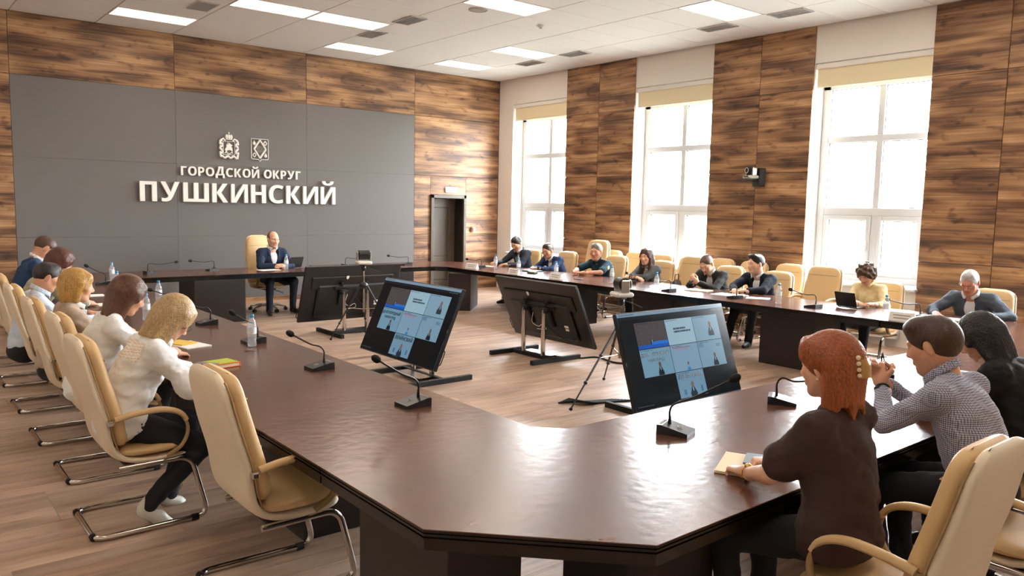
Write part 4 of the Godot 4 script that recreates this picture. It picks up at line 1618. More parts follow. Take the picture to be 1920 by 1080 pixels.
func build_table_things() -> void:
	# microphones: base x, z, direction to the user, reach, rise, label
	var toL := Vector3(-1, 0, 0)
	var toN := Vector3(0, 0, 1)
	var mics := [[2.36, -3.76, toL, 0.25, 0.24, "desk microphone on the left table nearest the camera"], [2.36, -4.97, toL, 0.22, 0.21, "desk microphone on the left table beyond the orange book"], [2.37, -6.2, toL, 0.18, 0.2, "desk microphone on the left table behind the water bottle"], [2.37, -7.34, toL, 0.2, 0.16, "desk microphone on the left table beyond the mesh shirt"], [2.4, -8.6, toL, 0.2, 0.16, "desk microphone on the left table behind the plain white top"], [2.35, -11.4, toL, 0.2, 0.2, "desk microphone on the far left table by a bottle"], [3.17, -2.52, Vector3(0.35, 0, 0.94).normalized(), 0.3, 0.27, "desk microphone on the near table before the person in the brown top"], [4.2, -2.55, Vector3(0.5, 0, 0.87).normalized(), 0.22, 0.12, "desk microphone on the near table beside the person in the brown top"], [5.55, -2.6, Vector3(-0.8, 0, 0.6), 0.2, 0.06, "desk microphone on the near table by the person in the checked shirt"], [3.28, -12.72, Vector3(0.98, 0, -0.2).normalized(), 0.42, 0.12, "left one of the two facing microphones on the far table"], [4.27, -12.9, Vector3(-0.98, 0, 0.2).normalized(), 0.38, 0.13, "right one of the two facing microphones on the far table"], [6.6, -12.75, Vector3(1, 0, 0), 0.4, 0.12, "microphone behind the screen seen from the back, leaning right"], [7.75, -12.6, Vector3(-1, 0, 0), 0.4, 0.14, "microphone on the far table near the door, leaning left"], [8.63, -11.5, Vector3(-0.3, 0, -0.95).normalized(), 0.3, 0.1, "microphone on the corner table by the door"], [8.95, -8.1, Vector3(0.5, 0, -0.86), 0.2, 0.1, "microphone on the right table beside the silver camera"], [8.58, -7.05, Vector3(0.1, 0, -0.99), 0.25, 0.1, "microphone on the right table before the person holding a phone"], [8.7, -6.05, Vector3(0.3, 0, -0.95), 0.26, 0.08, "microphone on the right table before the person in the navy suit looking aside"], [8.74, -4.97, Vector3(0.1, 0, -0.99), 0.34, 0.14, "microphone on the right table beside the tablet"], [8.95, -3.85, Vector3(0.1, 0, -0.99), 0.36, 0.12, "microphone on the right table behind the name plate near the tablet"]]
	for q in mics:
		var t := make_mic(q[2], q[3], q[4])
		t.name = numbered("desk_microphone")
		add_child(t, true)
		t.position = Vector3(q[0], TT, q[1])
		tag(t, q[5], "microphone", "gooseneck microphones on the table")
	var b := make_bottle()
	var bots := [[2.29, -6.02, "water bottle with blue cap in front of a microphone on the left table"], [1.98, -7.85, "water bottle between the two white tops"], [2.4, -9.0, "water bottle with blue cap beyond the plain white top"], [2.3, -10.4, "water bottle on the left table farther on, before the blue suit"], [2.55, -11.8, "water bottle on the far left table beside a microphone"], [5.36, -12.52, "water bottle in front of the person at the far table"], [8.8, -11.25, "water bottle by the name plate on the corner table"], [8.6, -10.35, "water bottle in front of the person with the tie"], [8.62, -9.42, "water bottle in front of the person in the open blue suit"], [8.75, -8.3, "water bottle in front of the person in uniform"], [8.52, -7.22, "water bottle beside the person in the grey blazer"], [8.68, -5.4, "water bottle beside the empty chair"], [8.6, -4.03, "water bottle beside the name plate near the tablet"]]
	for q in bots:
		var o := copy_of(b, "water_bottle", q[2], Vector3(q[0], TT + 0.0005, q[1]), q[0] * 7.0)
		tag(o, q[2], "bottle", "plastic water bottles on the table")
		o.scale = Vector3(1.08, 1.1, 1.08)
	b.free()
	name_plate("white name plate in front of the person with the tie", 8.38, -10.2, -PI / 2)
	name_plate("white name plate in front of the person in the open blue suit", 8.42, -9.2, -PI / 2)
	name_plate("white name plate on the corner table by the door", 8.42, -11.45, -PI / 2 + 0.2)
	name_plate("white name plate near the person with the tablet", 8.53, -3.82, -PI / 2 + 0.08)
	# papers, books, pads
	sheet("paper_sheets", "loose white sheets beside the person in the mesh shirt", "papers", 1.9, -6.32, 0.21, 0.3, 0.012, 0.25, M.paper)
	sheet("yellow_notebook", "yellow notebook lying on white sheets", "notebook", 1.86, -6.4, 0.15, 0.21, 0.01, 0.4, mat(Color("e0b94c"), 0.7), TT + 0.0125)
	var bk := thing("planner_book", "orange planner with a lime green cover on the left table", "book", Vector3(1.84, TT + 0.0005, -5.42), 0.18)
	var g := Geo.new()
	g.box(Vector3(0, 0.003, 0), Vector3(0.21, 0.005, 0.16), 0.001)
	g.box(Vector3(0, 0.027, 0), Vector3(0.21, 0.004, 0.16), 0.001)
	g.box(Vector3(0.102, 0.015, 0), Vector3(0.006, 0.028, 0.16), 0.001)
	put("cover", g.mesh(), mat(Color("e0641e"), 0.5), bk)
	g = Geo.new()
	g.box(Vector3(-0.003, 0.015, 0), Vector3(0.2, 0.02, 0.152))
	put("pages", g.mesh(), M.cream_paper, bk)
	g = Geo.new()
	g.box(Vector3(-0.005, 0.0315, -0.005), Vector3(0.19, 0.005, 0.15), 0.001)
	put("lime_folder", g.mesh(), mat(Color("b3bd2d"), 0.55), bk)
	sheet("phone", "grey phone in the hand of the person in the mesh shirt", "phone", 1.72, -5.36, 0.075, 0.15, 0.009, 0.7, mat(Color("6f6c69"), 0.35), TT + 0.035)
	var ky := thing("key_bunch", "small bunch of keys in front of a water bottle", "keys", Vector3(2.19, TT + 0.001, -5.88))
	for k in 3:
		g = Geo.new()
		var a := k * 0.7 - 0.4
		g.xf = Transform3D(Basis(Vector3.UP, a), Vector3.ZERO)
		g.box(Vector3(0.035, 0.003 + k * 0.003, 0), Vector3(0.05, 0.003, 0.01), 0.001)
		g.box(Vector3(0.005, 0.003 + k * 0.003, 0), Vector3(0.024, 0.003, 0.022), 0.001)
		put("key", g.mesh(), M.steel, ky)
	sheet("paper_sheets", "white sheets before the person in the pale green jacket", "papers", 1.92, -9.25, 0.3, 0.22, 0.006, 0.2, M.paper)
	sheet("paper_sheets", "white sheets before the person in the blue suit", "papers", 1.95, -10.15, 0.3, 0.22, 0.006, -0.1, M.paper)
	tablet("dark tablet leaning before the person in the beige jacket", Vector3(1.9, TT, -8.55), -PI / 2 + 0.5)
	sheet("paper_sheets", "white sheets under the hands of the person at the far table", "papers", 5.1, -12.62, 0.34, 0.22, 0.005, 0.1, M.paper)
	sheet("paper_sheets", "small white pad right of the person at the far table", "papers", 5.88, -12.5, 0.16, 0.12, 0.012, 0.0, M.paper)
	tablet("dark tablet on a stand in front of the person at the far table", Vector3(5.66, TT, -12.85), 0.25 + PI)
	tablet("dark tablet in front of the person in the beige blouse", Vector3(9.12, TT, -4.75), PI / 2 - 0.1)
	sheet("paper_sheets", "beige papers before the person holding a phone", "papers", 9.05, -6.9, 0.24, 0.34, 0.014, 0.25, M.cream_paper)
	sheet("paper_sheets", "white papers left of the person holding a phone", "papers", 8.95, -7.5, 0.21, 0.3, 0.004, -0.3, M.paper)
	sheet("paper_sheets", "white papers before the person in the navy suit looking aside", "papers", 9.0, -6.35, 0.3, 0.42, 0.005, 0.1, M.paper)
	sheet("paper_sheets", "white papers right of the person in the navy suit looking aside", "papers", 9.0, -5.9, 0.21, 0.3, 0.004, 0.5, M.paper)
	sheet("paper_sheets", "white sheet under the hand of the person in glasses", "papers", 9.2, -3.55, 0.22, 0.3, 0.004, 0.2, M.paper)
	sheet("paper_sheets", "small white papers before the person with the tie", "papers", 9.0, -11.7, 0.15, 0.21, 0.006, 0.1, M.paper)
	sheet("folder", "dark folder between the person with the tie and the person in the blue suit", "folder", 9.0, -10.45, 0.22, 0.3, 0.02, 0.1, mat(Color("1c1d1e"), 0.5))
	sheet("glasses_case", "olive case on the table beside the first name plate", "case", 8.7, -10.1, 0.09, 0.17, 0.035, 0.1, mat(Color("4d4a2c"), 0.6))
	sheet("phone", "black phone beside the second name plate", "phone", 8.7, -8.98, 0.075, 0.15, 0.01, 0.2, M.black)
	sheet("phone", "black phone on the notebook of the person in the brown top", "phone", 3.08, -2.0, 0.16, 0.075, 0.009, 0.5, M.black, TT + 0.0125)
	sheet("notebook", "open cream notebook under the hands of the person in the brown top", "notebook", 3.0, -2.0, 0.3, 0.2, 0.012, 0.45, M.cream_paper)
	sheet("paper_sheets", "white sheets on the table right of the person in the black jacket", "papers", 6.1, -2.3, 0.21, 0.3, 0.005, 0.2, M.paper)
	sheet("paper_sheets", "white sheets at the right picture edge behind the person in the black jacket", "papers", 7.6, -2.75, 0.3, 0.21, 0.006, 0.1, M.paper)
	sheet("paper_sheets", "second white sheets at the right picture edge", "papers", 8.6, -2.45, 0.3, 0.21, 0.006, 0.3, M.paper)
	var wc := ptz("wall_camera", "dark and silver camera mounted on the oak pier between windows", Vector3(11.06, 2.4, -7.5), -PI / 2 - 0.35, 1.35)
	g = Geo.new()
	g.box(Vector3(0, -0.01, -0.03), Vector3(0.13, 0.015, 0.26), 0.004)
	g.box(Vector3(0.02, 0.02, -0.1), Vector3(0.14, 0.22, 0.09), 0.01)
	put("wall_bracket", g.mesh(), M.black, wc)
	var hb := thing("handbag", "black handbag on the empty chair beside the person holding a phone", "bag", Vector3(9.9, 0.51, -7.98), 0.3)
	g = Geo.new()
	pad(g, [[0.0, 0.0], [0.0, 0.12], [0.0, 0.27]], [0.15, 0.16, 0.12], [0.07, 0.06, 0.025], 0.05, 3.0)
	put("bag_body", g.mesh(), M.black, hb)
	g = Geo.new()
	g.tube(smooth_path([Vector3(-0.08, 0.25, 0), Vector3(-0.06, 0.35, 0), Vector3(0.06, 0.35, 0), Vector3(0.08, 0.25, 0)]), 0.008, 6)
	put("bag_handle", g.mesh(), M.black, hb)

func tablet(label: String, at: Vector3, turn: float) -> void:
	var t := thing("tablet", label, "tablet", at + Vector3(0, 0.0005, 0), turn)
	var g := Geo.new()
	g.xf = Transform3D(Basis(Vector3.RIGHT, -0.35), Vector3(0, 0.009, 0.0))
	g.box(Vector3(0, 0.1, 0), Vector3(0.27, 0.19, 0.012), 0.004)
	put("case", g.mesh(), M.black, t)
	g = Geo.new()
	g.xf = Transform3D(Basis(Vector3.RIGHT, -0.35), Vector3(0, 0.009, 0.0))
	g.box(Vector3(0, 0.1, 0.0065), Vector3(0.25, 0.17, 0.002))
	put("tablet_screen", g.mesh(), mat(Color("20242a"), 0.1), t)
	g = Geo.new()
	g.box(Vector3(0, 0.005, 0.1), Vector3(0.27, 0.009, 0.17), 0.003)
	put("keyboard", g.mesh(), M.blackm, t)

# ---------------------------------------------------------------- smooth solid modelling for people
class Field:
	var T := PackedInt32Array()      # 0 tapered capsule, 1 ellipsoid, 2 half space
	var NEG := PackedInt32Array()
	var A := PackedVector3Array()
	var D := PackedVector3Array()
	var IL := PackedFloat32Array()
	var RA := PackedFloat32Array()
	var DR := PackedFloat32Array()
	var K := PackedFloat32Array()
	var I1: Array[Basis] = []
	var I2: Array[Basis] = []
	var EXT := PackedFloat32Array()
	var lo := Vector3(1e9, 1e9, 1e9)
	var hi := Vector3(-1e9, -1e9, -1e9)

	func _add(t: int, neg: int, a: Vector3, d: Vector3, ra: float, rb: float, k: float, b1: Basis, b2: Basis, ext: float) -> void:
		T.append(t)
		NEG.append(neg)
		A.append(a)
		D.append(d)
		IL.append(1.0 / maxf(d.length_squared(), 1e-9))
		RA.append(ra)
		DR.append(rb - ra)
		K.append(k)
		I1.append(b1)
		I2.append(b2)
		EXT.append(ext)

	func cap(a: Vector3, b: Vector3, ra: float, rb: float, k := 0.03, neg := 0) -> void:
		_add(0, neg, a, b - a, ra, rb, k, Basis.IDENTITY, Basis.IDENTITY, 0.0)
		if neg == 0:
			for q in [[a, ra], [b, rb]]:
				lo = lo.min(q[0] - Vector3.ONE * q[1])
				hi = hi.max(q[0] + Vector3.ONE * q[1])

	func ell(c: Vector3, r: Vector3, k := 0.03, rot := Basis.IDENTITY, neg := 0) -> void:
		var rt := rot.transposed()
		var s1 := Basis.from_scale(Vector3(1.0 / r.x, 1.0 / r.y, 1.0 / r.z)) * rt
		var s2 := Basis.from_scale(Vector3(1.0 / (r.x * r.x), 1.0 / (r.y * r.y), 1.0 / (r.z * r.z))) * rt
		_add(1, neg, c, Vector3.ZERO, minf(r.x, minf(r.y, r.z)), 0.0, k, s1, s2, 0.0)
		if neg == 0:
			var e := Vector3.ZERO
			for ax in 3:
				e[ax] = Vector3(rot.x[ax] * r.x, rot.y[ax] * r.y, rot.z[ax] * r.z).length()
			lo = lo.min(c - e)
			hi = hi.max(c + e)

	# keep only points with p.n < c
	func cut(n: Vector3, c: float, k := 0.01) -> void:
		_add(2, 1, n.normalized(), Vector3.ZERO, c, c, k, Basis.IDENTITY, Basis.IDENTITY, 0.0)

	func one(j: int, p: Vector3) -> float:
		var t := T[j]
		if t == 0:
			var pa := p - A[j]
			var h := clampf(pa.dot(D[j]) * IL[j], 0.0, 1.0)
			return (pa - D[j] * h).length() - RA[j] - DR[j] * h
		if t == 1:
			var q := p - A[j]
			var k0 := (I1[j] * q).length()
			var k1 := (I2[j] * q).length()
			if k1 < 1e-6:
				return -RA[j]
			return k0 * (k0 - 1.0) / k1
		return p.dot(A[j]) - RA[j]

	func mesh(cell: float) -> Dictionary:
		var B := 6
		var l := lo - Vector3.ONE * cell * 2.2
		var sz := hi + Vector3.ONE * cell * 2.2 - l
		var nb := Vector3i(int(ceil(sz.x / (cell * B))), int(ceil(sz.y / (cell * B))), int(ceil(sz.z / (cell * B))))
		var sx := nb.x * B + 1
		var sy := nb.y * B + 1
		var half := cell * B * 0.5
		var diag := half * 1.7321
		var np := T.size()
		var vv := PackedVector3Array()
		var cellv := {}
		var edges := PackedInt32Array()
		var val := PackedFloat32Array()
		val.resize(343)
		var dist := PackedFloat32Array()
		dist.resize(np)
		for bz in nb.z:
			for by in nb.y:
				for bx in nb.x:
					var base := l + Vector3(bx, by, bz) * (cell * B)
					var ctr := base + Vector3.ONE * half
					var best := 1e9
					for j in np:
						var dj := one(j, ctr)
						dist[j] = dj
						if NEG[j] == 0 and dj < best:
							best = dj
					if best > diag * 1.25 + 0.004:
						continue
					var pos := PackedInt32Array()
					var neg := PackedInt32Array()
					var deep := false
					var lim := best + 2.3 * diag
					for j in np:
						if NEG[j] == 0:
							if dist[j] < lim + K[j]:
								pos.append(j)
						elif T[j] == 2:
							if dist[j] > diag * 1.1 + 0.01:
								deep = true
							elif dist[j] > -diag * 1.1 - K[j]:
								neg.append(j)
						else:
							if dist[j] < diag * 1.25 + K[j]:
								neg.append(j)
					if deep:
						continue
					if best < -diag * 1.3 and neg.is_empty():
						continue
					var any_in := false
					var any_out := false
					var q := 0
					for iz in 7:
						for iy in 7:
							for ix in 7:
								var p := base + Vector3(ix, iy, iz) * cell
								var d := 1e3
								for j in pos:
									var dj: float
									if T[j] == 0:
										var pa := p - A[j]
										var h := clampf(pa.dot(D[j]) * IL[j], 0.0, 1.0)
										dj = (pa - D[j] * h).length() - RA[j] - DR[j] * h
									else:
										var w := p - A[j]
										var k0 := (I1[j] * w).length()
										dj = k0 * (k0 - 1.0) / maxf((I2[j] * w).length(), 1e-6)
									var kk := K[j]
									var g := kk - absf(d - dj)
									d = minf(d, dj)
									if g > 0.0:
										d -= g * g * 0.25 / kk
								for j in neg:
									var dj := one(j, p)
									if T[j] != 2:
										dj = -dj
									var kk := K[j]
									var g := kk - absf(d - dj)
									d = maxf(d, dj)
									if g > 0.0:
										d += g * g * 0.25 / kk
								val[q] = d
								q += 1
								if d < 0.0:
									any_in = true
								else:
									any_out = true
					if not (any_in and any_out):
						continue
					for iz in 6:
						for iy in 6:
							for ix in 6:
								var o := ix + 7 * iy + 49 * iz
								var v0 := val[o]
								var v1 := val[o + 1]
								var v2 := val[o + 7]
								var v3 := val[o + 8]
								var v4 := val[o + 49]
								var v5 := val[o + 50]
								var v6 := val[o + 56]
								var v7 := val[o + 57]
								var m := (1 if v0 < 0.0 else 0) + (1 if v1 < 0.0 else 0) + (1 if v2 < 0.0 else 0) + (1 if v3 < 0.0 else 0) + (1 if v4 < 0.0 else 0) + (1 if v5 < 0.0 else 0) + (1 if v6 < 0.0 else 0) + (1 if v7 < 0.0 else 0)
								if m == 0 or m == 8:
									continue
								var s := Vector3.ZERO
								var n := 0
								if (v0 < 0.0) != (v1 < 0.0):
									s += Vector3(v0 / (v0 - v1), 0, 0)
									n += 1
								if (v2 < 0.0) != (v3 < 0.0):
									s += Vector3(v2 / (v2 - v3), 1, 0)
									n += 1
								if (v4 < 0.0) != (v5 < 0.0):
									s += Vector3(v4 / (v4 - v5), 0, 1)
									n += 1
								if (v6 < 0.0) != (v7 < 0.0):
									s += Vector3(v6 / (v6 - v7), 1, 1)
									n += 1
								if (v0 < 0.0) != (v2 < 0.0):
									s += Vector3(0, v0 / (v0 - v2), 0)
									n += 1
								if (v1 < 0.0) != (v3 < 0.0):
									s += Vector3(1, v1 / (v1 - v3), 0)
									n += 1
								if (v4 < 0.0) != (v6 < 0.0):
									s += Vector3(0, v4 / (v4 - v6), 1)
									n += 1
								if (v5 < 0.0) != (v7 < 0.0):
									s += Vector3(1, v5 / (v5 - v7), 1)
									n += 1
								if (v0 < 0.0) != (v4 < 0.0):
									s += Vector3(0, 0, v0 / (v0 - v4))
									n += 1
								if (v1 < 0.0) != (v5 < 0.0):
									s += Vector3(1, 0, v1 / (v1 - v5))
									n += 1
								if (v2 < 0.0) != (v6 < 0.0):
									s += Vector3(0, 1, v2 / (v2 - v6))
									n += 1
								if (v3 < 0.0) != (v7 < 0.0):
									s += Vector3(1, 1, v3 / (v3 - v7))
									n += 1
								var key := (bx * 6 + ix) + sx * ((by * 6 + iy) + sy * (bz * 6 + iz))
								cellv[key] = vv.size()
								vv.append(base + (Vector3(ix, iy, iz) + s / n) * cell)
								if (v0 < 0.0) != (v1 < 0.0):
									edges.append(key * 8 + (1 if v0 < 0.0 else 0))
								if (v0 < 0.0) != (v2 < 0.0):
									edges.append(key * 8 + 2 + (1 if v0 < 0.0 else 0))
								if (v0 < 0.0) != (v4 < 0.0):
									edges.append(key * 8 + 4 + (1 if v0 < 0.0 else 0))
		var dxyz := [1, sx, sx * sy]
		var idx := PackedInt32Array()
		var nn := PackedVector3Array()
		nn.resize(vv.size())
		for e in edges:
			var key := e >> 3
			var ax := (e & 7) >> 1
			var inside := (e & 1) == 1
			var da: int = dxyz[(ax + 1) % 3]
			var db: int = dxyz[(ax + 2) % 3]
			var c0: int = cellv.get(key, -1)
			var c1: int = cellv.get(key - da, -1)
			var c2: int = cellv.get(key - da - db, -1)
			var c3: int = cellv.get(key - db, -1)
			if c0 < 0 or c1 < 0 or c2 < 0 or c3 < 0:
				continue
			var f := (vv[c2] - vv[c0]).cross(vv[c3] - vv[c1])
			if not inside:
				f = -f
				idx.append_array(PackedInt32Array([c0, c1, c2, c0, c2, c3]))
			else:
				idx.append_array(PackedInt32Array([c0, c2, c1, c0, c3, c2]))
			nn[c0] += f
			nn[c1] += f
			nn[c2] += f
			nn[c3] += f
		# make normals point outwards: test one vertex against the field
		var sgn := 1.0
		if vv.size() > 10:
			var vote := 0
			for t in 9:
				var k := int(vv.size() * (t + 0.5) / 9.0)
				var nk := nn[k].normalized()
				if value(vv[k] + nk * cell * 0.7) > value(vv[k] - nk * cell * 0.7):
					vote += 1
				else:
					vote -= 1
			if vote < 0:
				sgn = -1.0
		for k in nn.size():
			nn[k] = (nn[k] * sgn).normalized()
		if sgn < 0.0:
			for k in range(0, idx.size(), 3):
				var t := idx[k + 1]
				idx[k + 1] = idx[k + 2]
				idx[k + 2] = t
		return {"v": vv, "n": nn, "i": idx}

	func value(p: Vector3) -> float:
		var d := 1e3
		for j in T.size():
			if NEG[j] == 0:
				var dj := one(j, p)
				var g := K[j] - absf(d - dj)
				d = minf(d, dj)
				if g > 0.0:
					d -= g * g * 0.25 / K[j]
		for j in T.size():
			if NEG[j] != 0:
				var dj := one(j, p)
				d = maxf(d, dj if T[j] == 2 else -dj)
		return d

# append one meshed field to a part's arrays, moved by xf
func join(part: Dictionary, m: Dictionary, xf: Transform3D, col: Color) -> void:
	var base: int = part.v.size()
	var mv: PackedVector3Array = m.v
	var mn: PackedVector3Array = m.n
	var pv: PackedVector3Array = part.v
	var pn: PackedVector3Array = part.n
	var pc: PackedColorArray = part.c
	for k in mv.size():
		pv.append(xf * mv[k])
		pn.append((xf.basis * mn[k]).normalized())
		pc.append(m.c[k] if m.has("c") else col)
	var pi: PackedInt32Array = part.i
	for k in m.i:
		pi.append(base + k)
	part.v = pv
	part.n = pn
	part.c = pc
	part.i = pi

func new_part(called: String, material: String) -> Dictionary:
	return {"name": called, "mat": material, "v": PackedVector3Array(), "n": PackedVector3Array(), "c": PackedColorArray(), "i": PackedInt32Array(), "parent": ""}

func geo_part(called: String, material: String, g: Geo) -> Dictionary:
	return {"name": called, "mat": material, "v": g.v, "n": g.n, "c": g.c, "i": g.i, "parent": ""}

func recompute(m: Dictionary) -> void:
	var v: PackedVector3Array = m.v
	var old: PackedVector3Array = m.n
	var n := PackedVector3Array()
	n.resize(v.size())
	var idx: PackedInt32Array = m.i
	for k in range(0, idx.size(), 3):
		var a := idx[k]
		var b := idx[k + 1]
		var c := idx[k + 2]
		var f := (v[c] - v[a]).cross(v[b] - v[a])
		n[a] += f
		n[b] += f
		n[c] += f
	for k in n.size():
		n[k] = n[k].normalized()
		if n[k].dot(old[k]) < 0.0:
			n[k] = old[k]
	m.n = n

# folds: push the cloth in and out along stretched noise
func crumple(m: Dictionary, f: FastNoiseLite, amp: float, sq := Vector3(1, 1, 1)) -> void:
	var v: PackedVector3Array = m.v
	var n: PackedVector3Array = m.n
	for k in v.size():
		var t := f.get_noise_3dv(v[k] * sq * 100.0)
		v[k] += n[k] * (t - 0.25 * absf(t)) * amp
	m.v = v
	recompute(m)

# ---------------------------------------------------------------- head, hair, hands
func head_field(sp: Dictionary) -> Field:
	var f := Field.new()
	var fem: bool = sp.get("fem", false)
	var w: float = sp.get("face_w", 1.0)
	f.ell(Vector3(0, 0.03, -0.012), Vector3(0.075, 0.088, 0.096), 0.03)
	f.ell(Vector3(0, -0.025, 0.025), Vector3(0.063 * w, 0.08, 0.068), 0.03)
	for s: float in [-1.0, 1.0]:
		f.cap(Vector3(0.05 * s * w, -0.045, 0.0), Vector3(0.022 * s, -0.093, 0.055), 0.018, 0.016, 0.03)
		f.ell(Vector3(0.042 * s * w, -0.02, 0.058), Vector3(0.024, 0.02, 0.022), 0.025)
		f.ell(Vector3(0.079 * s, -0.004, -0.012), Vector3(0.009, 0.031, 0.019), 0.006, Basis.from_euler(Vector3(0.25, 0.35 * s, 0)))
		f.cap(Vector3(0.013 * s, -0.033, 0.095), Vector3(0.015 * s, -0.034, 0.088), 0.0085, 0.008, 0.008)
		f.ell(Vector3(0.031 * s, 0.0115, 0.0745), Vector3(0.0155, 0.009, 0.0125), 0.006)
		f.ell(Vector3(0.031 * s, -0.004, 0.072), Vector3(0.0155, 0.008, 0.0115), 0.008)
		f.cap(Vector3(0.012 * s, 0.024, 0.087), Vector3(0.045 * s, 0.027, 0.073), 0.009 if fem else 0.0115, 0.008, 0.016)
	f.ell(Vector3(0, -0.094, 0.059), Vector3(0.024, 0.018, 0.02), 0.025)
	f.cap(Vector3(0, 0.012, 0.086), Vector3(0, -0.027, 0.107), 0.0085, 0.0115, 0.014)
	f.cap(Vector3(-0.019, -0.0575, 0.084), Vector3(0.019, -0.0575, 0.084), 0.0065, 0.0065, 0.006)
	f.cap(Vector3(-0.016, -0.067, 0.083), Vector3(0.016, -0.067, 0.083), 0.0075, 0.0075, 0.006)
	f.cap(Vector3(0, -0.05, -0.025), Vector3(0, -0.1, -0.026), 0.048 if fem else 0.054, 0.046 if fem else 0.052, 0.04)
	if sp.get("double_chin", false):
		f.ell(Vector3(0, -0.105, 0.03), Vector3(0.045, 0.025, 0.04), 0.03)
	for s: float in [-1.0, 1.0]:
		f.ell(Vector3(0.031 * s, 0.004, 0.098), Vector3(0.017, 0.0105, 0.014), 0.012, Basis.IDENTITY, 1)
	f.cap(Vector3(-0.017, -0.0625, 0.094), Vector3(0.017, -0.0625, 0.094), 0.0025, 0.0025, 0.004, 1)
	return f

func head_colors(m: Dictionary, skin: Color, lips: Color, stubble: float) -> void:
	var c := PackedColorArray()
	var v: PackedVector3Array = m.v
	var nz := noise(0.9, 2, 4)
	for p in v:
		var k := skin
		if p.z > 0.07 and p.y < -0.05 and p.y > -0.077 and absf(p.x) < 0.026:
			k = skin.lerp(lips, 0.75)
		elif stubble > 0.0 and p.y < -0.045 and p.z > 0.0 and p.y > -0.12:
			k = skin.lerp(Color(0.16, 0.12, 0.1), stubble)
		elif p.z > 0.05 and absf(p.y + 0.025) < 0.03 and absf(p.x) > 0.025:
			k = skin.lerp(Color(skin.r, skin.g * 0.72, skin.b * 0.68), 0.35)
		k = k * (1.0 + 0.05 * nz.get_noise_3dv(p * 100.0))
		k.a = 1.0
		c.append(k)
	m.c = c

